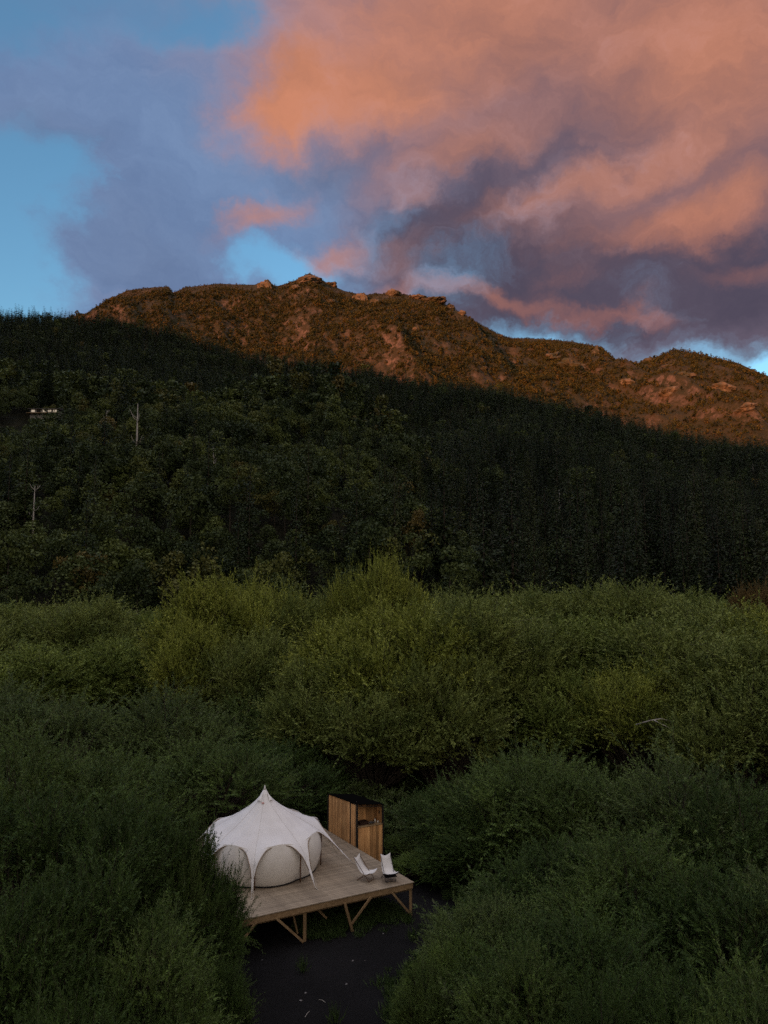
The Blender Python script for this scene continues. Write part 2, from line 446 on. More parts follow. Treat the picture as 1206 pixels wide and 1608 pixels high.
TC = [(-1.4697, 0.2829), (-0.7388, 0.3206), (-0.5562, 0.349), (-0.4652, 0.3775), (-0.4287, 0.389), (-0.3971, 0.411), (-0.3743, 0.4235), (-0.3373, 0.4283), (-0.3141, 0.4292), (-0.3073, 0.4196), (-0.2908, 0.4273), (-0.2445, 0.4321), (-0.1887, 0.4312), (-0.1776, 0.436), (-0.1627, 0.4312), (-0.1552, 0.4292), (-0.133, 0.436), (-0.1089, 0.4485), (-0.0846, 0.435), (-0.0585, 0.4225), (-0.0306, 0.4158), (0.0158, 0.4196), (0.0529, 0.4129), (0.0761, 0.411), (0.0899, 0.4014), (0.1175, 0.3851), (0.1634, 0.3585), (0.1818, 0.3509), (0.2279, 0.3499), (0.2739, 0.3461), (0.3151, 0.3376), (0.3331, 0.3206), (0.365, 0.314), (0.379, 0.3187), (0.421, 0.3338), (0.4575, 0.3272), (0.5122, 0.314), (0.5534, 0.2942), (0.7282, 0.2456), (1.4516, 0.19)]

At, As = np.array(TA).T; Bt, Bs = np.array(TB).T; Ct, Cs = np.array(TC).T
def sst(x, a, b):
    u = np.clip((x-a)/(b-a), 0, 1); return u*u*(3-2*u)
def params(t):
    YA = 480 - 190*sst(t, .0, .25)
    YB = 1300 - 330*sst(t, -.2, .5)
    fA = 185 - 10*sst(t, 0, .3)
    fB = 430 - 215*sst(t, -.05, .22)
    YC = 2700 - 260*sst(t, .1, .5)
    return YA, YB, fA, fB, YC
def hparts(t, y):
    YA, YB, fA, fB, YC = params(t)
    x = t*y
    HA = np.maximum(CAMZ + np.interp(t, At, As)*YA - 17, 0)
    HB = CAMZ + np.interp(t, Bt, Bs)*YB - 21
    HC = CAMZ + np.interp(t, Ct, Cs)*YC - 9
    ua = (y - fA)/(YA - fA)
    hA = np.where(ua < 1, HA*np.clip(ua, 0, 1)**.95, HA*(1 - .25*(ua-1)))
    hA = hA + fbm(x, y, 110, 4)*30*sst(ua, .05, .4)
    ub = (y - fB)/(YB - fB)
    hB = np.where(ub < 1, HB*np.clip(ub, 0, 1)**1.0, HB - (y-YB)*.30)
    hB = hB + (fbm(x, y, 300, 4)*60 + fbm(x, y, 60, 3)*8)*sst(ub, .1, .4)*(1 - .75*sst(ub, .75, 1.0))
    yb = YB + 250
    uc = (y - yb)/(YC - yb)
    H0 = HB - 120
    hC = np.where(uc < 1, H0 + (HC-H0)*np.clip(uc, 0, 1)**.95, HC - (y-YC)*.5)
    env = sst(uc, .03, .2)*(1 - .96*sst(uc, .68, .97))
    gul = ridged(x + .35*y, y*.45, 420, 5)
    hC = hC + env*(gul*105 + fbm(x, y, 130, 4)*40)
    # cliff bands
    cl = fbm(x, y, 70, 4)
    band = sst(fbm(x+900, y+300, 300, 2), .02, .25)
    hC = hC + env*band*(np.floor(cl*6)/6 - cl)*-38
    hC = np.where(y > yb - 100, hC, -50)
    return hA, hB, hC
def height(x, y):
    y = np.maximum(y, 1.0); t = x/y
    hA, hB, hC = hparts(t, y)
    return np.maximum(np.maximum(np.maximum(hA, hB), hC), -3)
NT, NY = 640, 330
tt = np.concatenate([np.linspace(-1.5, -.62, 50)[:-1], np.linspace(-.62, .62, NT), np.linspace(.62, 1.5, 50)[1:]])
ys = np.concatenate([np.linspace(150, 1000, 110)[:-1], np.linspace(1000, 2880, 260), np.linspace(2880, 3800, 12)[1:]])
T_, Y_ = np.meshgrid(tt, ys)
X_ = T_*Y_
Z_ = height(X_, Y_)
Z_[0, :] = -3
nr, nc = T_.shape
ii = np.arange(nr*nc).reshape(nr, nc)
F = np.stack([ii[:-1,:-1].ravel(), ii[:-1,1:].ravel(), ii[1:,1:].ravel(), ii[1:,:-1].ravel()], 1)
me = npmesh('mountain_terrain', np.stack([X_.ravel(), Y_.ravel(), Z_.ravel()], 1), F, True)
tag(link('mountain_terrain', me, M['terrain']), kind='structure')
# valley floor: one sheet to the horizon
g = MB(); n = 64
g.v = [(0,0,0)]
for r_ in (12, 60, 400, 2000, 9000):
    for k_ in range(n): a = 2*math.pi*k_/n; g.v.append((r_*math.cos(a), r_*math.sin(a), 0))
for k_ in range(n): g.f.append((0, 1+k_, 1+(k_+1)%n))
for q in range(4):
    for k_ in range(n): g.f.append((1+q*n+k_, 1+(q+1)*n+k_, 1+(q+1)*n+(k_+1)%n, 1+q*n+(k_+1)%n))
tag(g.build('ground', M['floor']), kind='structure')
# the mountain range across the valley, behind the camera: the sun is setting over it
sdx, sdy = SUN_DIR.x, SUN_DIR.y
nu, nv = 140, 30
Q, Wd = np.meshgrid(np.linspace(-6500, 6500, nu), np.linspace(0, 1, nv))
crest = np.interp(Q, [-6500,-3500,-2300,-1360,-1187,-948,-720,-444,-311,-157,200,1800,3500,6500], [600,760,980,912,905,845,797,704,650,607,590,640,700,500]) + fbm(Q, Q*0+5, 900, 5)*60*sst(np.abs(Q+300), 500, 1500) + fbm(Q, Q*0+50, 300, 4)*14
dist = 2300 + Wd*2400
prof = np.interp(Wd, [0, .5, 1], [0, 1, .1])
Zr = crest*prof + fbm(Q, dist, 500, 5)*90*np.sin(np.pi*np.clip(Wd*2, 0, 1))*(Wd < .5)
Xr = sdx*dist - sdy*Q; Yr = sdy*dist + sdx*Q
ii = np.arange(nu*nv).reshape(nv, nu)
F = np.stack([ii[:-1,:-1].ravel(), ii[:-1,1:].ravel(), ii[1:,1:].ravel(), ii[1:,:-1].ravel()], 1)
me = npmesh('mountain_range', np.stack([Xr.ravel(), Yr.ravel(), Zr.ravel()-1], 1), F, True)
tag(link('mountain_range', me, M['terrain']), kind='structure')

# ---------------------------------------------------------------- foliage meshes
def unit(v): return v/np.maximum(np.linalg.norm(v, axis=-1, keepdims=True), 1e-9)
def rhombs(P, D, W, l, w):
    """leaf-shaped quads: base at P, pointing along D, flat direction W"""
    l = np.asarray(l).reshape(-1, 1); w = np.asarray(w).reshape(-1, 1)
    W = unit(np.cross(D, W)); 
    V = np.stack([P, P + D*l*.45 + W*w*.5, P + D*l, P + D*l*.45 - W*w*.5], 1).reshape(-1, 3)
    return V, np.arange(len(V)).reshape(-1, 4)
def tubes(P0, P1, r0, r1, n=4):
    d = unit(P1-P0); up = np.where(np.abs(d[:, 2:3]) < .9, np.array([[0,0,1.]]), np.array([[1.,0,0]]))
    x = unit(np.cross(d, up)); y = np.cross(x, d); V = []
    for p, r_ in ((P0, r0), (P1, r1)):
        for k_ in range(n):
            a = 2*math.pi*k_/n; V.append(p + (x*math.cos(a)+y*math.sin(a))*np.asarray(r_).reshape(-1,1))
    V = np.stack(V, 1); m = len(P0)
    base = (np.arange(m)*2*n)[:, None]
    F = np.concatenate([base + np.array([[k_, (k_+1)%n, n+(k_+1)%n, n+k_]]) for k_ in range(n)], 0)
    return V.reshape(-1, 3), F
def rnd(n, s=1.0, g=None): return (g or rng).normal(size=(n, 3))*s
def willow_mesh(name, Rr, H, nb, nsh, nl, ll, lw, shl, z0=.06, seed=1, plume=.6, lumps=9, leaf='willow'):
    g = np.random.default_rng(seed)
    # the dome is a cluster of smaller domes with clefts between them; boughs end on them, shoots leave the boughs
    lc = []; lr = []
    for i in range(400):
        if len(lc) >= lumps: break
        th = g.uniform(0, 2*math.pi); cz = g.uniform(-.15, 1.0); sz = math.sqrt(max(0, 1-cz*cz))
        c = np.array([math.cos(th)*sz, math.sin(th)*sz, cz])*g.uniform(.50, .74); r_ = g.uniform(.22, .44)
        if any(np.linalg.norm(c-q) < .84*(r_+p) for q, p in zip(lc, lr)): continue
        lc.append(c); lr.append(r_)
    lc = np.array(lc); lr = np.array(lr)
    pw = lr**2; pw /= pw.sum(); dirs = []
    while len(dirs) < nb:
        i = g.choice(len(lc), p=pw); d = g.normal(size=3); d /= np.linalg.norm(d)
        out = lc[i]/np.linalg.norm(lc[i])
        if d @ (out*.8 + np.array([0,0,.45])) < -.12: continue
        q = lc[i] + d*lr[i]
        dd = np.linalg.norm(lc - q, axis=1)/lr; dd[i] = 9
        if dd.min() < .85: continue
        dirs.append(np.concatenate([q, d]))
    dirs = np.array(dirs); q = dirs[:, :3]; dl = dirs[:, 3:]
    dr = unit(q)
    zc = H*(.30 + z0/2)
    tip = np.stack([q[:, 0]*Rr, q[:, 1]*Rr, zc + np.where(q[:, 2] > 0, q[:, 2]*(H-zc)/1.02, q[:, 2]*zc*(1.1 if z0 < .3 else .62))], 1)
    root = np.stack([dr[:, 0]*Rr*.16, dr[:, 1]*Rr*.16, np.full(nb, H*.10)], 1)
    BD = unit(dl*.8 + unit(tip-root)*.25 + np.array([0,0,plume]))
    # shoots
    ns = nb*nsh; bi = np.repeat(np.arange(nb), nsh)
    u = g.uniform(.74, 1.0, ns)[:, None]
    bl = np.linalg.norm(tip-root, axis=1)[bi][:, None]
    sp0 = root[bi] + (tip-root)[bi]*u + g.normal(size=(ns, 3))*np.array([.055,.055,.045])*Rr
    sd0 = unit(BD[bi] + g.normal(size=(ns, 3))*.24)
    sl = g.uniform(.35, 1.1, ns)*shl; sl = np.where(g.random(ns) < .06, sl*1.5, sl)
    bend = unit(g.normal(size=(ns, 3)) + np.array([0,0,-.6]))*.30
    # leaves
    n = ns*nl; si = np.repeat(np.arange(ns), nl)
    q = (np.tile(np.arange(nl), ns) + g.uniform(0, 1, n))/nl; q = q[:, None]
    P = sp0[si] + (sd0[si]*q + bend[si]*q*q)*sl[si][:, None]
    D0 = unit(sd0[si] + 2*bend[si]*q)
    side = g.normal(size=(n, 3)); side = unit(side - D0*np.sum(side*D0, 1, keepdims=True))
    D = unit(D0*.80 + side*.62 + np.array([0,0,-.12]))
    l = ll*g.uniform(.65, 1.2, n)*(1.05-.45*q[:, 0]); w = lw*g.uniform(.8, 1.2, n)
    V, F = rhombs(P, D, g.normal(size=(n, 3)) + np.array([0,0,1.2]), l, w)
    crown = npmesh(name + '_crown', V, F, mats=[M[leaf]])
    # trunk and boughs
    Vs = []; Fs = []; off = 0
    mid = root + (tip-root)*.55 + g.normal(size=(nb,3))*Rr*.03
    for a, b, r0, r1 in ((np.zeros((1,3)) + [[0,0,-.1]], np.array([[0,0,H*.12]]), [Rr*.05], [Rr*.042]),
                         (np.repeat([[0,0,H*.08]], nb, 0), root, np.full(nb, Rr*.012), np.full(nb, Rr*.010)),
                         (root, mid, np.full(nb, Rr*.010), np.full(nb, Rr*.006)),
                         (mid, tip, np.full(nb, Rr*.006), np.full(nb, Rr*.0015)),
                         (sp0[::3], sp0[::3] + (sd0[::3] + bend[::3])*sl[::3][:, None]*.95, np.full(len(sp0[::3]), lw*.28), np.full(len(sp0[::3]), lw*.08))):
        V, F = tubes(np.asarray(a, float), np.asarray(b, float), r0, r1, 3 if len(a) > 500 else 5)
        Vs.append(V); Fs.append(F + off); off += len(V)
    trunk = npmesh(name + '_trunk', np.concatenate(Vs), np.concatenate(Fs), mats=[M['bark']])
    return crown, trunk
def conifer_mesh(name, H, Rr, wh, per, seg, size, seed=1, gap=.08, ragged=.25, leaf='conifer', bare=.12):
    g = np.random.default_rng(seed)
    zz = np.repeat(np.linspace(bare, .985, wh)**1.0, per) + g.normal(size=wh*per)*.008
    n = len(zz); th = g.uniform(0, 2*math.pi, n)
    L_ = Rr*np.clip(1-zz, 0.03, 1)**.72*(1 + g.normal(size=n)*ragged)*np.interp(zz, [bare, bare+.18, 1], [.6, 1, 1])
    L_ = np.abs(L_) + .12*Rr*.4
    P = []; D = []; l = []
    for s_ in range(seg):
        q = (s_ + .35)/seg
        r_ = L_*q; dr = np.stack([np.cos(th), np.sin(th), np.zeros(n)], 1)
        z = zz*H - L_*q*q*.32 + L_*.12*q
        p = dr*r_[:, None]; p[:, 2] = z; P.append(p + g.normal(size=(n,3))*size*.25)
        D.append(unit(dr + g.normal(size=(n,3))*.45 + np.array([0,0,-.25+.1*q]))); l.append(size*(1.15-.4*q)*g.uniform(.7,1.3,n)*np.clip(1.25-zz, .35, 1))
    P = np.concatenate(P); D = np.concatenate(D); l = np.concatenate(l)
    V, F = rhombs(P, D, g.normal(size=P.shape)*.5 + np.array([0,0,1.]), l, l*.55)
    crown = npmesh(name + '_crown', V, F, mats=[M[leaf]])
    V, F = tubes(np.array([[0,0,-1.]]), np.array([[0,0,H]]), [H*.012], [H*.001], 5)
    trunk = npmesh(name + '_trunk', V, F, mats=[M['bark']])
    return crown, trunk
def broad_mesh(name, H, Rr, nq, size, lobes=9, seed=1, leaf='broad', z0=.2):
    g = np.random.default_rng(seed)
    c = np.stack([g.normal(size=lobes)*.42*Rr, g.normal(size=lobes)*.42*Rr, H*(z0 + (1-z0)*g.uniform(.15, .82, lobes))], 1)
    c[0] = (0, 0, H*.80)
    lr = Rr*g.uniform(.34, .62, lobes); lr[0] = Rr*.42
    i = g.integers(0, lobes, nq)
    d = unit(g.normal(size=(nq, 3))); d[:, 2] = np.where(d[:, 2] < -.3, -d[:, 2], d[:, 2])
    P = c[i] + d*(lr[i]*g.uniform(.72, 1.08, nq))[:, None]*np.array([1,1,1.05])
    D = unit(d*.5 + g.normal(size=(nq,3))*.7 + np.array([0,0,.15]))
    l = size*g.uniform(.6, 1.3, nq)
    V, F = rhombs(P - D*l[:, None]*.5, D, d + g.normal(size=(nq,3))*.4, l, l*.62)
    crown = npmesh(name + '_crown', V, F, mats=[M[leaf]])
    V, F = tubes(np.array([[0,0,-1.]]), np.array([[0,0,H*.7]]), [H*.014], [H*.004], 5)
    return crown, npmesh(name + '_trunk', V, F, mats=[M['bark']])

# ---------------------------------------------------------------- willows round the clearing
WN = [willow_mesh('willow_small_a', 3.5, 6.5, 210, 9, 54, .19, .030, 1.35, seed=3, lumps=13),
      willow_mesh('willow_small_b', 3.5, 6.5, 210, 9, 54, .19, .030, 1.45, seed=8, lumps=16),
      willow_mesh('willow_small_c', 3.5, 6.5, 200, 9, 54, .20, .029, 1.6, seed=15, lumps=10, plume=.9)]
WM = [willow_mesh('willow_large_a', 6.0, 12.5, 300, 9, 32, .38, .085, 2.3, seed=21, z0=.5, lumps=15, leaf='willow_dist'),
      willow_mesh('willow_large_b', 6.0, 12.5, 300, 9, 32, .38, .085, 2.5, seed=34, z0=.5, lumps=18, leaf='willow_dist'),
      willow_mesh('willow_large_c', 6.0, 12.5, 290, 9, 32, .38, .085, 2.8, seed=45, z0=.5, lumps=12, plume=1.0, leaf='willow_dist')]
WILLOWS = [
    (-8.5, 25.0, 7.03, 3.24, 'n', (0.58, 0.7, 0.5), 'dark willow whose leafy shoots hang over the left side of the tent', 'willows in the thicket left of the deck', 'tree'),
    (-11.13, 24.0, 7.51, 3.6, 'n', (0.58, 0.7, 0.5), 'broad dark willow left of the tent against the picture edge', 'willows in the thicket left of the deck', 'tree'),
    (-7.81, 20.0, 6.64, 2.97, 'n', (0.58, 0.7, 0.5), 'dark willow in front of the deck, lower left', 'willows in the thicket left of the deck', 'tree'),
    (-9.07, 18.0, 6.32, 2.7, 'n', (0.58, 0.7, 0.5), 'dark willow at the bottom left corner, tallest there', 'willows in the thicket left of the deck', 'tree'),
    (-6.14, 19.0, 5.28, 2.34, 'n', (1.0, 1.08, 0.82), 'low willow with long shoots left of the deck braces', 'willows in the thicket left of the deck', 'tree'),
    (-6.39, 25.0, 6.13, 1.75, 'n', (0.58, 0.7, 0.5), 'slim young willow whose loose shoots cross the left wall of the tent', 'willows in the thicket left of the deck', 'tree'),
    (-6.31, 24.2, 4.73, 0.85, 'n', (1.0, 1.08, 0.82), 'young low willow in front of the left end of the deck', 'willows in the thicket left of the deck', 'tree'),
    (-4.9, 21.5, 3.28, 1.17, 'n', (0.58, 0.7, 0.5), 'small willow bush at the foot of the leftmost deck brace', None, 'bush'),
    (-6.71, 16.0, 5.86, 2.07, 'n', (0.58, 0.7, 0.5), 'dark willow bush at the bottom edge, left of the sand', None, 'bush'),
    (-4.93, 17.5, 4.2, 1.26, 'n', (0.58, 0.7, 0.5), 'low willow bush at the bottom edge beside the sand', None, 'bush'),
    (-16.27, 33.0, 7.23, 4.14, 'n', (1.0, 1.08, 0.82), 'mid height willow at the left edge, behind the nearest ones', 'willows in the thicket left of the deck', 'tree'),
    (-12.63, 35.0, 6.08, 4.05, 'n', (1.0, 1.08, 0.82), 'feathery willow behind and left of the tent', 'willows in the thicket left of the deck', 'tree'),
    (-9.32, 39.0, 5.7, 4.14, 'n', (1.0, 1.08, 0.82), 'feathery willow standing directly behind the tent, left of its peak', 'willows in the thicket left of the deck', 'tree'),
    (-6.13, 43.0, 4.86, 3.6, 'n', (0.58, 0.7, 0.5), 'dark willow directly behind the tent, right of its peak', 'willows in the thicket left of the deck', 'tree'),
    (-19.09, 44.0, 7.11, 5.22, 'n', (1.08, 1.1, 0.98), 'wide green willow in the middle of the left thicket', 'willows in the thicket left of the deck', 'tree'),
    (-13.78, 47.0, 6.85, 4.95, 'n', (1.08, 1.1, 0.98), 'wide green willow in the left thicket with a pale spray beside it', 'willows in the thicket left of the deck', 'tree'),
    (-25.26, 46.0, 7.59, 5.22, 'n', (1.08, 1.1, 0.98), 'willow cut by the left edge, halfway up the thicket', 'willows in the thicket left of the deck', 'tree'),
    (-9.75, 52.0, 6.33, 4.5, 'n', (1.0, 1.08, 0.82), 'shaded willow in the hollow behind the tent', 'willows in the thicket left of the deck', 'tree'),
    (-28.84, 60.0, 8.56, 6.16, 'm', (1.0, 1.08, 0.82), 'rounded willow in the left thicket, third row from the front', 'willows in the thicket left of the deck', 'tree'),
    (-23.99, 64.0, 8.77, 5.28, 'm', (1.0, 1.08, 0.82), 'rounded willow in the left thicket beside a dark gap', 'willows in the thicket left of the deck', 'tree'),
    (-19.75, 66.0, 8.03, 4.4, 'm', (1.0, 1.08, 0.82), 'small willow in the hollow left of the tall yellow green ones', 'willows in the thicket left of the deck', 'tree'),
    (-44.1, 85.0, 10.84, 6.6, 'm', (1.08, 1.1, 0.98), 'far willow with a ragged top at the left edge', 'willows along the far side of the thicket', 'tree'),
    (-33.36, 80.0, 12.15, 7.04, 'm', (1.08, 1.1, 0.98), 'far willow with a broad pale top, left of the gap', 'willows along the far side of the thicket', 'tree'),
    (-30.91, 92.0, 9.62, 6.16, 'm', (1.0, 1.08, 0.82), 'far low willow in the gap before the dark forest', 'willows along the far side of the thicket', 'tree'),
    (-42.88, 75.0, 10.53, 6.16, 'm', (1.08, 1.1, 0.98), 'far willow cut by the left edge', 'willows along the far side of the thicket', 'tree'),
    (-14.29, 62.0, 14.4, 4.93, 'm', (1.45, 1.38, 0.9), 'yellow green willow with a high domed top, left of centre', 'willows along the far side of the thicket', 'tree'),
    (-10.49, 66.0, 13.97, 4.58, 'm', (1.45, 1.38, 0.9), 'yellow green willow just right of the high domed one', 'willows along the far side of the thicket', 'tree'),
    (-15.35, 57.0, 11.08, 3.52, 'm', (1.45, 1.38, 0.9), 'yellow green willow low on the left flank of the domed one', 'willows along the far side of the thicket', 'tree'),
    (-10.09, 56.0, 10.14, 4.4, 'm', (1.08, 1.1, 0.98), 'willow below the yellow green dome, left of centre', 'willows along the far side of the thicket', 'tree'),
    (-6.16, 64.0, 12.83, 5.28, 'm', (1.08, 1.1, 0.98), 'rounded willow in the dip left of the tallest willow', 'willows along the far side of the thicket', 'tree'),
    (-3.21, 62.0, 14.68, 2.29, 'm', (1.45, 1.38, 0.9), 'slim willow top just left of the tallest willow', 'willows along the far side of the thicket', 'tree'),
    (0.11, 60.0, 16.1, 3.78, 'm', (1.45, 1.38, 0.9), 'tallest yellow green willow rising above the rest at the centre', 'willows along the far side of the thicket', 'tree'),
    (-1.99, 52.0, 11.32, 4.93, 'm', (1.45, 1.38, 0.9), 'golden green willow below the tallest one', 'willows along the far side of the thicket', 'tree'),
    (2.09, 50.0, 12.08, 5.46, 'm', (1.45, 1.38, 0.9), 'large golden green willow right of the centre, behind the shed', 'willows along the far side of the thicket', 'tree'),
    (6.47, 53.0, 12.44, 5.54, 'm', (1.08, 1.1, 0.98), 'large willow with drooping shoots at the edge of the dark hollow', 'willows along the far side of the thicket', 'tree'),
    (-4.02, 49.0, 8.25, 4.05, 'm', (1.08, 1.1, 0.98), 'lower willow behind the shed, left of the golden one', 'willows along the far side of the thicket', 'tree'),
    (3.54, 46.0, 8.99, 3.7, 'm', (1.08, 1.1, 0.98), 'lower willow overhanging the dark hollow behind the shed', 'willows along the far side of the thicket', 'tree'),
    (-0.53, 46.0, 7.79, 3.87, 'm', (1.08, 1.1, 0.98), 'lower willow directly behind the shed roof', 'willows along the far side of the thicket', 'tree'),
    (53.08, 104.0, 13.11, 3.17, 'm', (1.05, 0.6, 0.75), 'rusty brown bare thicket top at the right edge above the willows', 'willows along the far side of the thicket', 'tree'),
    (7.09, 82.0, 12.54, 6.16, 'm', (1.08, 1.1, 0.98), 'far willow in the level row right of the tallest', 'willows along the far side of the thicket', 'tree'),
    (14.34, 86.0, 12.63, 7.04, 'm', (1.08, 1.1, 0.98), 'far willow in the level row, second right of the tallest', 'willows along the far side of the thicket', 'tree'),
    (18.78, 76.0, 13.04, 7.04, 'm', (1.08, 1.1, 0.98), 'far willow at the middle of the level right hand row', 'willows along the far side of the thicket', 'tree'),
    (25.84, 80.0, 13.28, 7.04, 'm', (1.08, 1.1, 0.98), 'far willow at the highest point of the level right hand row', 'willows along the far side of the thicket', 'tree'),
    (28.38, 72.0, 12.83, 7.04, 'm', (1.08, 1.1, 0.98), 'far willow right of the highest point of the level row', 'willows along the far side of the thicket', 'tree'),
    (29.75, 64.0, 12.15, 7.04, 'm', (1.08, 1.1, 0.98), 'far willow in the row below the brown thicket', 'willows along the far side of the thicket', 'tree'),
    (31.89, 60.0, 12.04, 6.16, 'm', (1.45, 1.38, 0.9), 'far willow at the right edge below the brown thicket', 'willows along the far side of the thicket', 'tree'),
    (12.73, 58.0, 10.87, 6.16, 'm', (1.08, 1.1, 0.98), 'broad willow above the dark hollow on the right', 'willows along the far side of the thicket', 'tree'),
    (17.52, 56.0, 11.13, 6.16, 'm', (1.0, 1.08, 0.82), 'grey green willow above the pale bare branch', 'willows along the far side of the thicket', 'tree'),
    (21.51, 53.0, 10.8, 6.16, 'm', (1.08, 1.1, 0.98), 'broad green willow above and right of the bare branch', 'willows along the far side of the thicket', 'tree'),
    (22.8, 47.0, 10.53, 6.16, 'm', (1.08, 1.1, 0.98), 'large willow filling the right edge above the hollow', 'willows along the far side of the thicket', 'tree'),
    (16.49, 47.0, 8.68, 3.52, 'm', (1.45, 1.38, 0.9), 'yellow green willow holding the pale bare branch', 'willows along the far side of the thicket', 'tree'),
    (11.78, 50.0, 7.7, 4.05, 'm', (1.0, 1.08, 0.82), 'shaded willow at the top of the dark hollow', 'willows along the far side of the thicket', 'tree'),
    (23.85, 43.0, 9.68, 5.28, 'm', (1.08, 1.1, 0.98), 'willow cut by the right edge', 'willows along the far side of the thicket', 'tree'),
    (19.95, 43.0, 7.63, 3.96, 'm', (1.08, 1.1, 0.98), 'lower willow on the right over the dark gap', 'willows along the far side of the thicket', 'tree'),
    (7.26, 35.0, 6.59, 4.32, 'n', (1.0, 1.08, 0.82), 'tall feathery willow right of the shed with plumed top', 'willows in the thicket right of the deck', 'tree'),
    (9.68, 32.0, 5.8, 3.42, 'n', (1.0, 1.08, 0.82), 'feathery willow between the plumed one and the right edge', 'willows in the thicket right of the deck', 'tree'),
    (11.97, 30.0, 6.81, 4.05, 'n', (1.08, 1.1, 0.98), 'broad lighter willow in the right foreground, highest on that side', 'willows in the thicket right of the deck', 'tree'),
    (13.31, 27.0, 6.49, 3.6, 'n', (0.58, 0.7, 0.5), 'willow against the right edge beside the dark gap', 'willows in the thicket right of the deck', 'tree'),
    (3.28, 37.0, 3.76, 2.7, 'n', (0.58, 0.7, 0.5), 'dark willow just right of the shed', 'willows in the thicket right of the deck', 'tree'),
    (4.78, 34.0, 4.15, 2.7, 'n', (0.58, 0.7, 0.5), 'dark willow between the shed and the plumed willow', 'willows in the thicket right of the deck', 'tree'),
    (8.57, 25.0, 5.25, 3.42, 'n', (1.0, 1.08, 0.82), 'willow with silvery leaf undersides in the right foreground', 'willows in the thicket right of the deck', 'tree'),
    (6.7, 28.0, 4.45, 3.24, 'n', (0.58, 0.7, 0.5), 'dark dense willow at the heart of the right foreground', 'willows in the thicket right of the deck', 'tree'),
    (10.02, 22.5, 5.55, 3.24, 'n', (0.58, 0.7, 0.5), 'dark willow low on the right side', 'willows in the thicket right of the deck', 'tree'),
    (11.05, 21.0, 5.76, 2.88, 'n', (1.08, 1.1, 0.98), 'bright green willow cut by the right edge', 'willows in the thicket right of the deck', 'tree'),
    (5.47, 21.5, 4.68, 2.7, 'n', (0.58, 0.7, 0.5), 'dark willow low in the right foreground', 'willows in the thicket right of the deck', 'tree'),
    (3.69, 25.0, 3.6, 2.07, 'n', (1.08, 1.1, 0.98), 'light green willow right of the deck corner', 'willows in the thicket right of the deck', 'tree'),
    (1.24, 22.4, 2.66, 0.99, 'n', (1.0, 1.08, 0.82), 'low willow bush on the right bank of the sand', None, 'bush'),
    (1.94, 23.5, 2.68, 1.35, 'n', (1.25, 1.35, 0.9), 'bright green willow bush beside the sand', None, 'bush'),
    (3.7, 20.0, 4.1, 1.8, 'n', (1.0, 1.08, 0.82), 'willow bush at the bottom, right of the bright one', None, 'bush'),
    (7.04, 18.5, 4.91, 2.25, 'n', (0.58, 0.7, 0.5), 'dark willow bush near the bottom right', None, 'bush'),
    (8.74, 17.5, 5.25, 2.16, 'n', (1.0, 1.08, 0.82), 'willow bush at the bottom right corner', None, 'bush'),
    (5.15, 17.5, 4.55, 1.62, 'n', (0.58, 0.7, 0.5), 'low dark willow bush at the bottom edge', None, 'bush'),
    (6.64, 15.8, 5.13, 0.99, 'n', (1.25, 1.35, 0.9), 'bright green sapling at the bottom right', None, 'bush'),
    (0.69, 36.5, 1.45, 0.99, 'n', (1.0, 1.08, 0.82), 'small willow bush against the right end of the shed', None, 'bush'),
    (1.54, 34.3, 1.34, 1.17, 'n', (1.25, 1.35, 0.9), 'light bush between the shed and the chairs', None, 'bush'),
    (2.59, 34.5, 1.7, 1.62, 'n', (0.58, 0.7, 0.5), 'dark bush right of the chairs', None, 'bush'),
    (-65.44, 118.0, 10.19, 10.5, 'm', (1.0, 1.08, 0.82), 'distant willow at the back of the thicket, before the forest slope', 'distant willows before the forest slope', 'tree'),
    (-53.71, 125.0, 9.2, 10.5, 'm', (1.08, 1.1, 0.98), 'distant willow at the back of the thicket, before the forest slope', 'distant willows before the forest slope', 'tree'),
    (-34.94, 118.0, 8.84, 10.5, 'm', (1.0, 1.08, 0.82), 'distant willow at the back of the thicket, before the forest slope', 'distant willows before the forest slope', 'tree'),
    (-20.36, 125.0, 9.97, 10.5, 'm', (1.08, 1.1, 0.98), 'distant willow at the back of the thicket, before the forest slope', 'distant willows before the forest slope', 'tree'),
    (-4.52, 118.0, 10.19, 10.5, 'm', (1.0, 1.08, 0.82), 'distant willow at the back of the thicket, before the forest slope', 'distant willows before the forest slope', 'tree'),
    (10.8, 125.0, 10.97, 10.5, 'm', (1.08, 1.1, 0.98), 'distant willow at the back of the thicket, before the forest slope', 'distant willows before the forest slope', 'tree'),
    (25.98, 118.0, 11.76, 10.5, 'm', (1.0, 1.08, 0.82), 'distant willow at the back of the thicket, before the forest slope', 'distant willows before the forest slope', 'tree'),
    (44.23, 125.0, 11.63, 10.5, 'm', (1.08, 1.1, 0.98), 'distant willow at the back of the thicket, before the forest slope', 'distant willows before the forest slope', 'tree'),
    (57.48, 118.0, 10.71, 10.5, 'm', (1.0, 1.08, 0.82), 'distant willow at the back of the thicket, before the forest slope', 'distant willows before the forest slope', 'tree'),
    (76.45, 125.0, 9.97, 10.5, 'm', (1.08, 1.1, 0.98), 'distant willow at the back of the thicket, before the forest slope', 'distant willows before the forest slope', 'tree'),
]

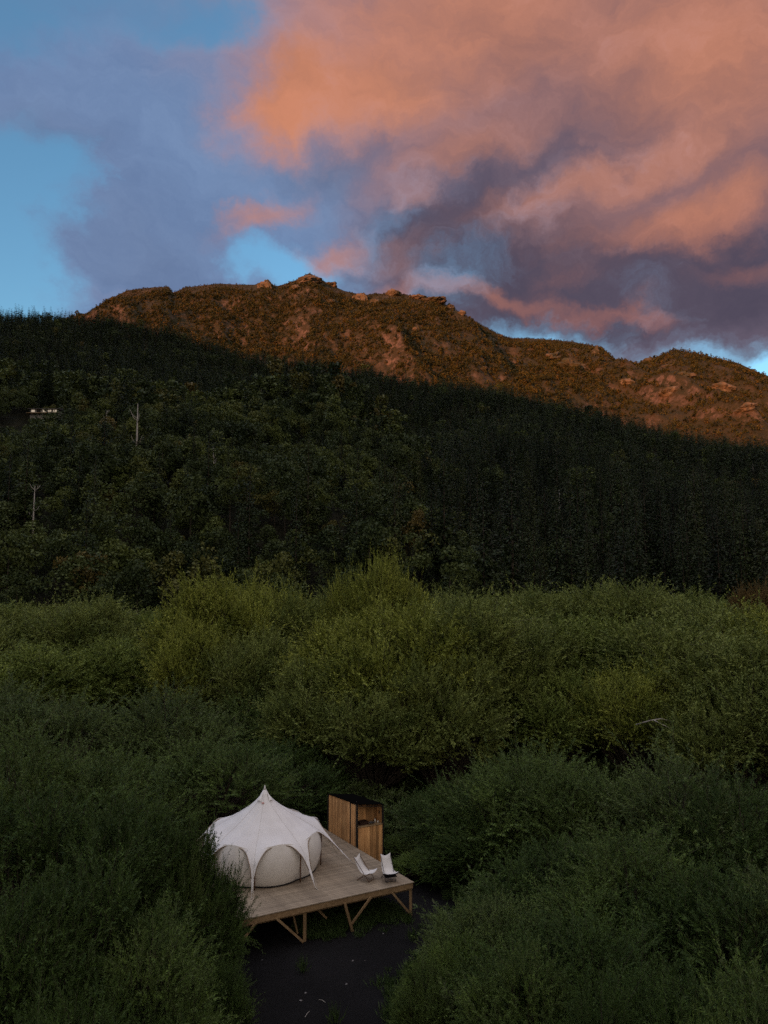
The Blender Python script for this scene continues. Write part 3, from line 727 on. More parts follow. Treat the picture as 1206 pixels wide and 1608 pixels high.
wr = random.Random(4)
willow_roots = []
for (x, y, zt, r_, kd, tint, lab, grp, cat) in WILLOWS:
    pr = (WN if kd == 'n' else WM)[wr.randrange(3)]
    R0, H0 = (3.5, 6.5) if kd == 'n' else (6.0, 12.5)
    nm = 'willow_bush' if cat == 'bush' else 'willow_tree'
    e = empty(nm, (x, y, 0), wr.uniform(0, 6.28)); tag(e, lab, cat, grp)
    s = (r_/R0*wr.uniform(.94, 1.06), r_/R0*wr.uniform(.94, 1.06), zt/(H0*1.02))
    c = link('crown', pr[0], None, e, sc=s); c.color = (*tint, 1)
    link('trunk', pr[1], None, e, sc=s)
    willow_roots.append(e)

# a bleached branch sticks out of one willow on the right
for e in willow_roots:
    if e['label'].endswith('holding the pale bare branch'):
        b = MB(); b.tube([(14.9,43.0,5.3),(15.5,42.4,5.65),(16.1,42.2,5.8),(16.8,42.5,5.6)], [.04,.035,.025,.01], 6)
        b.tube([(15.7,42.3,5.7),(16.3,42.1,5.4),(16.7,42.2,5.2)], [.03,.02,.006], 5)
        o = b.build('bare_branch', M['deadwood'], e, smooth=True)
        bpy.context.view_layer.update(); o.matrix_parent_inverse = e.matrix_world.inverted()

# ---------------------------------------------------------------- hillside trees
CN = [conifer_mesh('conifer_a', 30, 4.4, 34, 9, 5, 1.25, 2, ragged=.2), conifer_mesh('conifer_b', 34, 3.9, 36, 8, 5, 1.2, 5, ragged=.3), conifer_mesh('conifer_c', 27, 4.7, 26, 9, 5, 1.35, 9, ragged=.3)]
CF = [conifer_mesh('conifer_far_a', 26, 3.8, 14, 6, 2, 2.3, 12), conifer_mesh('conifer_far_b', 27, 3.6, 14, 6, 2, 2.2, 14, ragged=.35)]
BN = [broad_mesh('broadleaf_a', 16, 5.2, 1500, .72, 12, 3), broad_mesh('broadleaf_b', 19, 4.6, 1500, .70, 10, 6), broad_mesh('broadleaf_c', 13, 5.4, 1400, .78, 9, 7)]
BF = [broad_mesh('broadleaf_far_a', 16, 5.0, 260, 1.6, 9, 13), broad_mesh('broadleaf_far_b', 14, 5.2, 260, 1.7, 7, 16)]
SH = [broad_mesh('shrub_a', 6.5, 4.2, 70, 2.1, 5, 23, 'shrub', 0), broad_mesh('shrub_b', 8.5, 3.4, 70, 2.0, 4, 26, 'shrub', 0)]
def scatter(name, pts, sc, rz, crown, label, cat):
    me = bpy.data.meshes.new(name)
    me.vertices.add(len(pts)); me.vertices.foreach_set('co', pts.astype(np.float32).ravel())
    a = me.attributes.new('sc', 'FLOAT_VECTOR', 'POINT'); a.data.foreach_set('vector', sc.astype(np.float32).ravel())
    a = me.attributes.new('rz', 'FLOAT_VECTOR', 'POINT'); rr = np.zeros((len(pts), 3), np.float32); rr[:, 2] = rz; a.data.foreach_set('vector', rr.ravel())
    o = link(name, me)
    proto = bpy.data.objects.new(name + '_form', crown)
    gr = bpy.data.node_groups.new(name, 'GeometryNodeTree')
    gr.interface.new_socket('Geometry', in_out='INPUT', socket_type='NodeSocketGeometry')
    gr.interface.new_socket('Geometry', in_out='OUTPUT', socket_type='NodeSocketGeometry')
    gi = gr.nodes.new('NodeGroupInput'); go = gr.nodes.new('NodeGroupOutput')
    ob = gr.nodes.new('GeometryNodeObjectInfo'); ob.inputs['Object'].default_value = proto; ob.inputs['As Instance'].default_value = True
    ip = gr.nodes.new('GeometryNodeInstanceOnPoints')
    n1 = gr.nodes.new('GeometryNodeInputNamedAttribute'); n1.data_type = 'FLOAT_VECTOR'; n1.inputs[0].default_value = 'sc'
    n2 = gr.nodes.new('GeometryNodeInputNamedAttribute'); n2.data_type = 'FLOAT_VECTOR'; n2.inputs[0].default_value = 'rz'
    l = gr.links.new
    l(gi.outputs[0], ip.inputs['Points']); l(ob.outputs['Geometry'], ip.inputs['Instance'])
    l(n1.outputs[0], ip.inputs['Scale']); l(n2.outputs[0], ip.inputs['Rotation']); l(ip.outputs[0], go.inputs[0])
    md = o.modifiers.new('scatter', 'NODES'); md.node_group = gr
    tag(o, label, cat, kind='stuff')
    return o
def sample(n, t0, t1, y0, y1, power=1.0):
    y = np.sqrt(rng.uniform(y0*y0, y1*y1, n)) if power == 1 else y0 + (y1-y0)*rng.random(n)**power
    return rng.uniform(t0, t1, n), y
t_, y_ = sample(46000, -.60, .60, 178, 1330)
x_ = t_*y_
hA, hB, hC = hparts(t_, y_)
YA, YB, fA, fB, YC = params(t_)
z_ = np.maximum(np.maximum(hA, hB), -1)
patch = fbm(x_, y_, 120, 3)
isA = (hA > hB - 14 + patch*30) & (t_ < .17 - .00016*y_ + patch*.12)
vis = (y_ < YB + 25) & (z_ > -.8) & ~((hA > hB) & (y_ > YA + 60))
near_front = (y_ < 235)
pine = np.where(isA, rng.random(len(t_)) < .16, rng.random(len(t_)) < .94)
# keep a glade round the house on the hill
hx, hy, hz = -195.2, 400.5, 108.6
vis &= ~((np.abs(x_-hx) < 14) & (y_ > hy-125) & (y_ < hy+7))
small = .55 + .45*sst(y_, 190, 420)       # young trees lower down
order = np.argsort(y_)
sel = order[vis[order]]
def spaced(idx, x, y, dmin):
    cell = {}; keep = []
    for i in idx:
        a, b = int(x[i]//dmin), int(y[i]//dmin)
        if (a, b) in cell: continue
        cell[(a, b)] = 1; keep.append(i)
    return np.array(keep)
sel = spaced(sel, x_, y_, 6.0)
pn_ = sel[pine[sel]]; pine_i = np.concatenate([spaced(pn_[y_[pn_] < 430], x_, y_, 8.2), pn_[y_[pn_] >= 430]]); brd_i = spaced(sel[~pine[sel]], x_, y_, 6.6)
hr = random.Random(8)
def individual(i, protos, nm, lab, cat, grp, sc0):
    pr = protos[hr.randrange(len(protos))]
    s = sc0*hr.choice((.5, .75, .95, 1.1, 1.35))*hr.uniform(.9, 1.1)
    e = empty(nm, (x_[i], y_[i], z_[i]-.3), hr.uniform(0, 6.28)); tag(e, lab, cat, grp)
    sc = (s*hr.uniform(.85, 1.1), s*hr.uniform(.85, 1.1), s*hr.uniform(.92, 1.12))
    link('crown', pr[0], None, e, sc=sc); link('trunk', pr[1], None, e, sc=sc)
for i in pine_i[:300]:
    if t_[i] > .08: lab, gp_ = 'tall dark conifer at the foot of the steep slope behind the willows on the right', 'conifers at the foot of the right slope'
    else: lab, gp_ = 'dark conifer scattered among the round trees at the foot of the left slope', 'conifers at the foot of the left slope'
    individual(i, CN, 'conifer_tree', lab, 'tree', gp_, .95 if t_[i] > .08 else .8)
for i in brd_i[:300]:
    individual(i, BN, 'broadleaf_tree', 'round dark leafy tree on the lower hillside behind the willows', 'tree', 'leafy trees on the lower hillside', 1.0)
def mass(idx, protos, sc0, name, label, cat='forest'):
    for q, pr in enumerate(protos):
        ix = idx[q::len(protos)]
        if len(ix) == 0: continue
        s = sc0*rng.uniform(.5, 1.0, len(ix))**.6*rng.choice([.75, 1, 1.35], len(ix)); sc = np.stack([s*rng.uniform(.85, 1.15, len(ix)), s*rng.uniform(.85, 1.15, len(ix)), s*rng.uniform(.85, 1.15, len(ix))], 1)
        scatter(name, np.stack([x_[ix], y_[ix], z_[ix]-.3], 1), sc, rng.uniform(0, 6.28, len(ix)), pr[0], label, cat)
pn = pine_i[300:]; bn = brd_i[300:]
mass(pn[y_[pn] < 560], CN, .95, 'pine_forest', 'dense dark conifer plantation covering the steep middle slope')
mass(pn[y_[pn] >= 560], CF, 1.0, 'upper_pine_forest', 'dark pine forest along the shaded crest below the sunlit mountain')
mass(bn[y_[bn] < 420], BN, 1.18, 'mixed_forest', 'mixed leafy forest covering the nearer shaded spur')
mass(bn[y_[bn] >= 420], BF, 1.2, 'upper_mixed_forest', 'leafy trees mixed in along the upper edge of the shaded spur')
# scrub on the sunlit mountain
n = 90000
t_, y_ = sample(n, -.60, .60, 1200, 2760)
x_ = t_*y_
hA, hB, hC = hparts(t_, y_); YA, YB, fA, fB, YC = params(t_)
z_ = hC
e_ = 6.0
gx = (height(x_+e_, y_) - height(x_-e_, y_))/(2*e_); gy = (height(x_, y_+e_) - height(x_, y_-e_))/(2*e_)
steep = np.hypot(gx, gy)
thin = fbm(x_, y_, 90, 3)
ok = (y_ > YB + 150) & (y_ < YC + 12) & (hC > hB) & (steep < 1.5) & (rng.random(n) < np.clip(.80 + thin*1.6, .15, 1)) & (rng.random(n) < 1 - .55*sst(t_, .2, .45))
ix = np.nonzero(ok)[0]
for q, pr in enumerate(SH):
    jx = ix[q::2]
    s = rng.uniform(.6, 1.2, len(jx))**1.5*1.45*(1 - .5*sst(y_[jx], 2380, 2600)); sc = np.stack([s, s, s*rng.uniform(.7, 1.15, len(jx))], 1)
    scatter('mountain_scrub', np.stack([x_[jx], y_[jx], z_[jx]-.6], 1), sc, rng.uniform(0, 6.28, len(jx)), pr[0], 'rusty green scrub covering the sunlit upper mountain', 'scrub')

# rock outcrops on the mountain
import bmesh
def rock_mesh(seed, flat=.8):
    g = random.Random(seed); bm = bmesh.new()
    bmesh.ops.create_icosphere(bm, subdivisions=4, radius=1)
    from mathutils import noise as mn
    off = Vector((g.uniform(0, 50), g.uniform(0, 50), 0))
    for v in bm.verts:
        c = v.co.copy()
        f = 1 + .55*mn.noise(c*1.3 + off) + .35*abs(mn.noise(c*2.9 + off)) + .15*mn.noise(c*6 + off)
        v.co = c*f
        v.co.x = round(v.co.x*5)/5*.45 + v.co.x*.55
        v.co.z = v.co.z*flat
    me = bpy.data.meshes.new('rock_form'); bm.to_mesh(me); bm.free(); me.materials.append(M['rock'])
    return me
RK = [rock_mesh(s) for s in (1, 2, 3, 4, 5)]
def march(t, sl):
    ys_ = np.arange(186, 2860, 2.0)
    h = height(t*ys_, ys_)
    i = np.nonzero(h > CAMZ + sl*ys_)[0]
    return (t*ys_[i[0]], ys_[i[0]], float(h[i[0]])) if len(i) else None
ROCKS = [
    (-456.9, 2644.5, 1139.2, 29.0, 22.6, 30.8, 'reddish crag standing up left of the summit'),
    (-283.3, 2604.0, 1146.8, 42.0, 32.7, 25.7, 'rocky summit block at the highest point of the ridge'),
    (-308.6, 2407.5, 1033.7, 17.1, 13.3, 17.3, 'small crag just left below the summit'),
    (-208.1, 2698.5, 1169.6, 22.7, 17.6, 16.9, 'small crag on the right shoulder of the summit'),
    (-90.2, 2629.5, 1082.1, 30.6, 23.8, 30.7, 'pale crag in the middle of the ridge'),
    (-30.7, 2544.0, 1032.7, 21.4, 16.6, 25.1, 'crag beside the pale middle one'),
    (37.3, 2682.0, 1124.2, 29.4, 22.9, 19.2, 'low rock band right of the middle crags'),
    (129.0, 2674.5, 1105.4, 34.5, 26.9, 16.8, 'long rock band below the right shoulder'),
    (197.4, 2661.0, 1089.7, 39.5, 30.7, 19.1, 'bright yellowish rocks on the right shoulder'),
    (254.4, 2692.5, 1076.8, 22.6, 17.6, 16.9, 'rocks where the right shoulder drops'),
    (100.7, 2097.0, 770.1, 14.9, 11.6, 11.3, 'single round boulder on the open mountainside'),
    (-177.6, 2308.5, 941.2, 22.4, 17.4, 12.4, 'flat pale slab below the summit'),
    (265.7, 2353.5, 920.7, 13.7, 10.6, 10.6, 'small rock on the descending ridge line'),
    (564.1, 2296.5, 750.8, 29.7, 23.1, 20.6, 'large pale cliff face in the middle of the right ridge'),
    (596.4, 2223.0, 695.1, 43.1, 33.5, 29.9, 'broad reddish cliff below the right ridge'),
    (707.7, 2316.0, 767.7, 15.0, 11.6, 31.2, 'steep rib at the right end of the cliffs'),
    (941.5, 2455.5, 784.8, 19.0, 14.8, 15.4, 'rock teeth at the left of the far right knob'),
    (932.1, 2269.5, 709.5, 22.0, 17.1, 12.2, 'pale rocks under the far right knob'),
    (830.3, 1917.0, 575.2, 24.8, 19.3, 13.8, 'rock patch below the far right knob'),
    (774.2, 1891.5, 522.6, 24.4, 19.0, 13.6, 'reddish scar on the lower right mountainside'),
    (1032.6, 2139.0, 599.5, 34.5, 26.9, 17.3, 'red rock patch near the right edge'),
    (864.9, 1669.5, 424.3, 21.6, 16.8, 10.5, 'lowest red rocks at the right edge'),
    (444.1, 2644.5, 941.9, 13.7, 10.6, 9.5, 'small orange rock on the saddle'),
    (278.6, 1932.0, 597.4, 12.5, 9.7, 10.4, 'rock low on the slope above the pines'),
    (727.1, 2076.0, 601.7, 20.1, 15.6, 14.9, 'rock gully wall beneath the saddle'),
]
DEADTREES = [
    (-146.9, 369.0, 84.2, 14, 'small bleached dead tree on the left hillside'),
    (-96.8, 274.5, 50.5, 24, 'tall slim dead tree among rusty crowns on the left hillside'),
    (-74.5, 307.5, 52.6, 14, 'bleached dead tree low on the left spur'),
    (8.0, 354.0, 45.4, 11, 'short white dead stem on the dark middle slope'),
    (79.0, 318.0, 31.2, 17, 'tall pale dead trunk on the right slope'),
    (372.6, 709.5, 119.8, 8, 'tiny white dead stem at the right edge'),
    (-83.5, 474.0, 128.4, 14, 'grey dead snag under the pine line'),
    (-110.7, 223.5, 21.9, 16, 'pale dead trunk low at the left edge'),
]

rr_ = random.Random(3)
for (x, y, z, sx_, sy_, sz_, lab) in ROCKS:
    o = link('rock_outcrop', RK[rr_.randrange(5)], None, None, (x, y, z - sz_*.25), (rr_.uniform(-.2,.2), rr_.uniform(-.2,.2), rr_.uniform(0, 6.28)), (sx_, sy_, sz_))
    tag(o, lab, 'rock', 'rock outcrops on the sunlit mountain')
# dead trees
def dead_mesh(H, seed):
    g = random.Random(seed); b = MB()
    b.tube([(0,0,-.5),(g.uniform(-.2,.2),0,H*.5),(g.uniform(-.4,.4),0,H)], [H*.02, H*.013, H*.003], 5)
    for k_ in range(7):
        z = H*g.uniform(.4, .95); a = g.uniform(0, 6.28); l_ = H*g.uniform(.05, .13)
        b.tube([(0,0,z),(math.cos(a)*l_*.6, math.sin(a)*l_*.6, z+l_*.5),(math.cos(a)*l_*.9, math.sin(a)*l_*.9, z+l_*1.1)], [H*.006, H*.004, H*.001], 4)
    return b.mesh('dead_form', True)
for k_, (x, y, z, H_, lab) in enumerate(DEADTREES):
    H_ *= 1.35
    tag(link('dead_tree', dead_mesh(H_, 40+k_), M['deadwood'], None, (x, y, z)), lab, 'dead tree', 'bleached dead trees on the forested slope')

# the house on the hill
hs = empty('hillside_house', (hx, hy, hz)); tag(hs, 'long low white house with lit windows among the trees on the left hillside', 'house')
MB().box(-8, 8, 0, 7, -3, .55).build('wall', M['housewall'], hs)
for k_ in range(5):
    x0 = -7.4 + k_*3.15
    w = MB().box(x0, x0+2.2, -.08, .02, .85, 2.35).build('window', M['blackpost'], hs)
    if k_ != 1: MB().box(x0+.12, x0+2.08, -.12, -.083, .95, 2.25).build('pane', M['litpane'], w)
MB().box(-8, 8, .03, 7, .56, 2.6).build('wall', M['housewall'], hs)
MB().add([(-9,-1.4,2.62),(9,-1.4,2.62),(9,8,2.62),(-9,8,2.62),(-9,-1.4,2.8),(9,-1.4,2.8),(9,3.5,4.0),(-9,3.5,4.0),(9,8,2.8),(-9,8,2.8)],
         [(0,3,2,1),(4,5,6,7),(7,6,8,9),(0,1,5,4),(2,3,9,8),(1,2,8,6,5),(0,4,7,9,3)]).build('roof', M['houseroof'], hs)
MB().box(-9, 9, -2.6, -.1, -.1, .1).build('terrace', M['timber'], hs)

# ---------------------------------------------------------------- clearing
cb = [(-12,13),(-4.2,13),(1.2,13),(1.6,20.5),(0.6,24),(1.4,26.5),(3.4,29),(4.2,32.5),(2.2,35),(-3,40),(-9,42),(-14,36),(-13,27),(-8,24.5),(-8.5,19)]
g = MB(); pts = []
for i in range(len(cb)):
    a = Vector(cb[i-1]); b = Vector(cb[i]); 
    for q in range(5): p = a.lerp(b, q/5); pts.append((p.x + random.uniform(-.2,.2), p.y + random.uniform(-.2,.2), .004))
g.add([(-4, 27, .004)] + pts, [(0, 1+i, 1+(i+1) % len(pts)) for i in range(len(pts))])
me = g.mesh('dark_sand'); tag(link('sand', me, M['sand']), kind='structure')

# ---------------------------------------------------------------- deck
DC = Vector((1.2424, 30.7956, 0)); DZ = 1.35
a3 = Vector((-0.89223, -0.45157, 0)); b3 = Vector((-0.55570, 0.83138, 0))
def uv(u, v, z=0): return a3*u + b3*v + Vector((0, 0, z))
deck = empty('deck', DC); tag(deck, 'raised weathered plank deck on braced posts under the white tent', 'deck')
UL, VL, BW = 9.3, 9.2, .148
def pbox(u0, u1, v0, v1, z0, z1):
    m = MB(); c = [uv(u0,v0,z0),uv(u0,v1,z0),uv(u1,v1,z0),uv(u1,v0,z0),uv(u0,v0,z1),uv(u0,v1,z1),uv(u1,v1,z1),uv(u1,v0,z1)]
    return m.add(c, [(3,2,1,0),(4,5,6,7),(0,1,5,4),(1,2,6,5),(2,3,7,6),(3,0,4,7)])
half = {}
for key, (u0, u1) in {'a': (0, 5.4), 'b': (5.404, UL), 'c': (0, 3.6), 'd': (3.604, UL)}.items():
    m = pbox(u0, u1, 0, BW-.012, -.032, 0).mesh('deck_board'); m.materials.append(M['deck']); half[key] = m
nb_ = int(VL/BW)
for k_ in range(nb_):
    for key in (('a','b') if k_ % 2 == 0 else ('c','d')):
        link('board', half[key], None, deck, uv(random.uniform(-.012, .012), k_*BW, DZ + random.uniform(-.003, .003)))
VE = nb_*BW
pbox(.03, UL, .02, .07, DZ-.25, DZ-.034).build('rim_beam', M['timberh'], deck)
pbox(.03, .08, .075, VE, DZ-.25, DZ-.034).build('rim_beam', M['timberh'], deck)
for k_ in range(1, 12):
    pbox(.085 + k_*.82, .135 + k_*.82, .075, VE, DZ-.20, DZ-.036).build('joist', M['timberh'], deck)
for v_ in (.16, 3.1, 6.1, 8.9):
    pbox(.09, UL, v_, v_+.09, DZ-.42 if v_ > 1 else DZ-.36, DZ-.205).build('beam', M['timberh'], deck)
def post(u, v, du=0, zt=DZ-.25): MB().bar(uv(u, v, zt), uv(u+du, v, -.2), .10, .10).build('post', M['timber'], deck)
def brace(u0, z0, u1, z1, v=.03, w=.085): MB().bar(uv(u0, v, z0), uv(u1, v, z1), w, .05, up=(b3.x, b3.y, 0)).build('brace', M['timber'], deck)
post(.08, -.0+.12)
brace(1.02, 1.12, .12, .05, .0)
post(3.14, .0, -.40, 1.14)
brace(2.0, 1.14, 2.84, .30, -.03)
brace(4.25, 1.14, 3.42, .28, .9)
post(4.74, .12); brace(5.05, 1.1, 4.80, .10, .6, .06)
brace(5.95, 1.14, 4.86, .05, -.02)
brace(6.75, 1.14, 7.85, .0, -.02)
post(8.9, .12); post(6.9, 2.0)
for v_ in (3.15, 6.15, 8.93):
    for u_ in (.3, 2.4, 4.7, 6.9, 9.0): post(u_, v_, 0, DZ-.42)
brace(2.2, 1.0, 3.0, .05, 3.1); brace(4.9, 1.0, 5.8, .05, 3.1)

# ---------------------------------------------------------------- tent
TC_ = DC + uv(4.507, 4.51, DZ)
tent = empty('bell_tent', TC_); tag(tent, 'white canvas bell tent with petal shaped arches pitched on the deck', 'tent')
front = math.atan2(-TC_.y, -TC_.x)
def TH(k): return front + R(-8 + 45*k)
rk = [0.0, .03, .10, .22, .40, .75, 1.3, 2.0, 2.5, 2.85, 3.15, 3.95]
zk = [3.34, 3.30, 3.13, 2.95, 2.76, 2.47, 2.12, 1.74, 1.43, 1.12, .82, .03]
def zs(r): return float(np.interp(r, rk, zk))
RU = [0,.3,.5,.62,.72,.80,.86,.92,.96,.985,1]; RE = [2.44,2.46,2.50,2.57,2.67,2.79,2.91,3.12,3.4,3.75,3.95]
def rend(u): return float(np.interp(abs(u), RU, RE))
us = [0,.15,.3,.45,.58,.7,.8,.87,.92,.95,.975,1]
us = [-q for q in us[::-1]][:-1] + us
def lift(r_, u): return .16*(1-u*u)*min(1, max(0, (r_-1.75)/.68))**1.2
TL = [3.25, 3.48, 3.95, 3.9, 3.8, 3.8, 3.8, 3.7]
def tl(r_, ek): return r_ if r_ < 2.85 else 2.85 + (r_-2.85)*(ek-2.85)/1.10
roofm = MB()
NS = 26
for k_ in range(8):
    v = []; f = []
    for u in us:
        ek = TL[k_ if u < 0 else (k_+1) % 8]
        re = rend(u); th = TH(k_) + R(22.5)*(u + 1)
        for j in range(NS+1):
            q = j/NS; r_ = re*(q**.85)
            z = zs(r_)
            sag = -lift(r_, u)
            wr_ = .012*math.sin(9*u + 3*r_ + k_*2)*min(1, r_)
            z = z - sag + wr_*(1-u*u)
            pass
            rt = tl(r_, ek); v.append((rt*math.cos(th), rt*math.sin(th), z))
    m_ = NS+1
    for i in range(len(us)-1):
        for j in range(NS): f.append((i*m_+j, i*m_+j+1, (i+1)*m_+j+1, (i+1)*m_+j))
    roofm.add(v, f)
import bmesh
me = roofm.mesh('canopy', True)
bm = bmesh.new(); bm.from_mesh(me); bmesh.ops.remove_doubles(bm, verts=bm.verts, dist=.0008); bm.to_mesh(me); bm.free()
me.polygons.foreach_set('use_smooth', [True]*len(me.polygons))
can = link('canopy', me, M['canvas'], tent)
sdm = can.modifiers.new('thickness', 'SOLIDIFY'); sdm.thickness = .006
for k_ in range(8):          # webbing along each arch
    p = []
    for i in range(33):
        u = -0.95 + 1.9*i/32; re = rend(u)-.004; rt = tl(re, TL[k_ if u < 0 else (k_+1) % 8]); th = TH(k_) + R(22.5)*(u+1); p.append((rt*math.cos(th), rt*math.sin(th), zs(re)+lift(re, u)-.008))
    MB().tube(p, .020, 5).build('arch_webbing', M['trim'], can, smooth=True)
for k_ in range(8):          # stitched seams running from the peak to each tail
    p = []
    for i in range(24):
        r_ = .12 + (2.75-.12)*i/23; p.append((r_*math.cos(TH(k_)), r_*math.sin(TH(k_)), zs(r_)+.006))
    MB().tube(p, .004, 4).build('seam', M['seam'], can)
for k_ in range(8):          # bulging wall panels
    v = []; f = []; nu_, nz_ = 16, 12
    for i in range(nu_+1):
        u = -1 + 2*i/nu_; th = TH(k_) + R(22.5)*(u+1)
        for j in range(nz_+1):
            q = j/nz_; z = .02 + q*(1.40 + .26*(1-u*u))
            r_ = 2.36 + .19*max(0, math.sin(math.pi*min(1, q*1.02)))**.8 - .11*u*u*(1-.3*q) + .10*q
            r_ += .012*math.sin(14*u+5*q+k_)*q*(1-abs(u))
            r_ = min(r_, 2.50 if q > .9 else 9)
            v.append((r_*math.cos(th), r_*math.sin(th), z))
    for i in range(nu_):
        for j in range(nz_): f.append((i*(nz_+1)+j, (i+1)*(nz_+1)+j, (i+1)*(nz_+1)+j+1, i*(nz_+1)+j+1))
    MB().add(v, f).build('wall_panel', M['canvaswall'], tent, smooth=True)
ring = []
for i in range(97):
    th = i/96*2*math.pi; u = (((th-TH(0))/R(45)) % 1)*2-1; r_ = 2.375-.11*u*u
    ring.append((r_*math.cos(th), r_*math.sin(th), .03))
MB().tube(ring, .032, 6).build('groundsheet_edge', M['gasket'], tent)
for k_ in range(8):
    th = TH(k_); c, s = math.cos(th), math.sin(th)
    MB().tube([(2.50*c, 2.50*s, 0), (2.52*c, 2.52*s, 1.37)], .026, 8).build('pole', M['pole'], tent, smooth=True)
    tx, ty = -s, c
    MB().tube([(2.80*c, 2.80*s, 1.12), (3.5*c+.10*tx, 3.5*s+.10*ty, .02)], .009, 5).build('guy_rope', M['rope'], tent)
    MB().tube([((TL[k_]-.05)*c, (TL[k_]-.05)*s, .09), ((TL[k_]+.17)*c, (TL[k_]+.17)*s, -.0)], .012, 5).build('tail_tie', M['rope'], tent)
MB().tube([(0,0,3.24),(0,0,3.33),(0,0,3.42)], [.060,.034,.010], 12).build('peak_cap', M['canvas'], tent, smooth=True)
fa = front
def vent(ang):
    c, s = math.cos(ang), math.sin(ang); tx, ty = -s, c
    q = lambda r_, w, z: (r_*c+w*tx, r_*s+w*ty, z)
    v = [q(.09,0,3.17), q(.36,.13,2.83), q(.36,-.13,2.83), q(.42,0,2.87), q(.24,.05,3.01), q(.24,-.05,3.01)]
    return MB().add(v, [(0,5,4),(4,5,3),(4,3,1),(5,2,3)]).build('vent_flap', M['canvas'], can)
vent(fa + R(50)); vent(fa + R(-40))
c, s = math.cos(fa + R(-10)), math.sin(fa + R(-10)); tx, ty = -s, c
MB().add([(.40*c+.06*tx,.40*s+.06*ty,2.79+.012),(.40*c-.06*tx,.40*s-.06*ty,2.79+.012),(.45*c-.06*tx,.45*s-.06*ty,2.755+.012),(.45*c+.06*tx,.45*s+.06*ty,2.755+.012)],
         [(0,1,2,3)]).build('cloth_tag', M['redtag'], tent)

# ---------------------------------------------------------------- chairs
def chair(loc, face, frame, label, seatdark):
    e = empty('sling_chair', loc, face); e.scale = (.90, .90, .82); tag(e, label, 'chair', 'sling chairs on the deck corner')
    prof = [(-.50,1.06),(-.44,.90),(-.35,.72),(-.24,.54),(-.10,.41),(.06,.37),(.22,.41),(.36,.49),(.42,.515)]
    wd = [.24,.25,.26,.27,.28,.29,.31,.33,.34]
    v = []; f = []; nw = 8
    for (x, z), w in zip(prof, wd):
        for i in range(nw+1):
            s_ = -1 + 2*i/nw; k2 = 1 - s_*s_
            v.append((x + .04*k2*(-1 if z > .8 else .3), s_*w, z - .085*k2 + (.05 if z > 1 else 0)*abs(s_)))
    for i in range(len(prof)-1):
        for j in range(nw): f.append((i*(nw+1)+j, i*(nw+1)+j+1, (i+1)*(nw+1)+j+1, (i+1)*(nw+1)+j))
    o = MB().add(v, f).build('sling', M['sling'], e, smooth=True)
    m_ = o.modifiers.new('thickness', 'SOLIDIFY'); m_.thickness = .012
    for s_ in (-1, 1):
        MB().tube([(-.52, s_*.24, 1.08), (.30, s_*.24, .015)], .014, 6).build('leg', frame, e)
        MB().tube([(.42, s_*.34, .50), (-.34, s_*.27, .015)], .014, 6).build('leg', frame, e)
    MB().tube([(.28, -.24, .03), (.28, .24, .03)], .011, 6).build('stretcher', frame, e)
    MB().tube([(-.32, -.27, .03), (-.32, .27, .03)], .011, 6).build('stretcher', frame, e)
    if seatdark:  # dark bar and panel stand in for shade under the seat
        MB().tube([(.40,-.33,.47),(.44,-.15,.43),(.44,.15,.43),(.40,.33,.47)], .028, 6).build('front_shade_bar', M['seatshade'], e)
        MB().box(-.08, .40, -.27, .27, .27, .30).build('underseat_shade_panel', M['seatshade'], e)
    return e
chair((-0.75, 31.02, DZ+.001), R(-28), M['chairwood'], 'white sling chair with crossed brown legs, turned side on, nearer the tent', False)
chair((0.20, 31.02, DZ+.001), R(-72), M['blackmetal'], 'white sling chair with dark underside and thin black legs at the deck corner', True)

# ---------------------------------------------------------------- outdoor kitchen shed
SR = math.atan2(.5557, .83138)
shed = empty('kitchen_shed', DC + uv(-.05, 4.6, 0), SR); tag(shed, 'orange plank kitchen shed with flat black roof beside the deck', 'shed')
SL, SWd = 2.75, 1.32
def vboard(x0, x1, y0, y1, z0, z1): 
    b = MB().box(x0, x1, y0, y1, z0, z1).build('board', M['cedar'], shed); return b
ztop = lambda y: DZ + 1.93 - .07*y
y = .62
while y < SL - .1:
    w = random.uniform(.125, .15); 
    if y > SL: break
    vboard(-.012+random.uniform(-.004,.004), .012, y, min(y+w-.008, SL), .05, ztop(y) + random.uniform(-.015,.01)); y += w
y = .05
while y < .50:                       # the narrow door panel by the alcove
    vboard(-.035, -.012, y, y+.108, DZ-.05, ztop(y)-.05); y += .114
for (x, y) in ((0,0),(SWd,0),(0,.575),(SWd,SL),(0,SL)):
    MB().box(x-.035, x+.035, y-.035, y+.035, 0, ztop(y)-.01).build('post', M['blackpost'], shed)
x = .05
while x < SWd - .05:                 # alcove back boards and lower front boards
    w = random.uniform(.14, .17); x1 = min(x+w-.008, SWd-.02)
    vboard(x, x1, .60, .62, DZ+.6, ztop(.6)-.03)
    vboard(x, x1, -.03, -.008, -.05, DZ+.86 + random.uniform(-.006,.006)); x += w
y = .05
while y < SL - .1:
    vboard(SWd-.012, SWd+.012, y, y+.142, .05, ztop(y)-.04); y += .15
MB().box(.0, SWd, -.05, .60, DZ+.87, DZ+.90).build('counter', M['timber'], shed)
MB().box(0, SWd, -.02, .02, ztop(0)-.09, ztop(0)-.05).build('rail', M['blackpost'], shed)
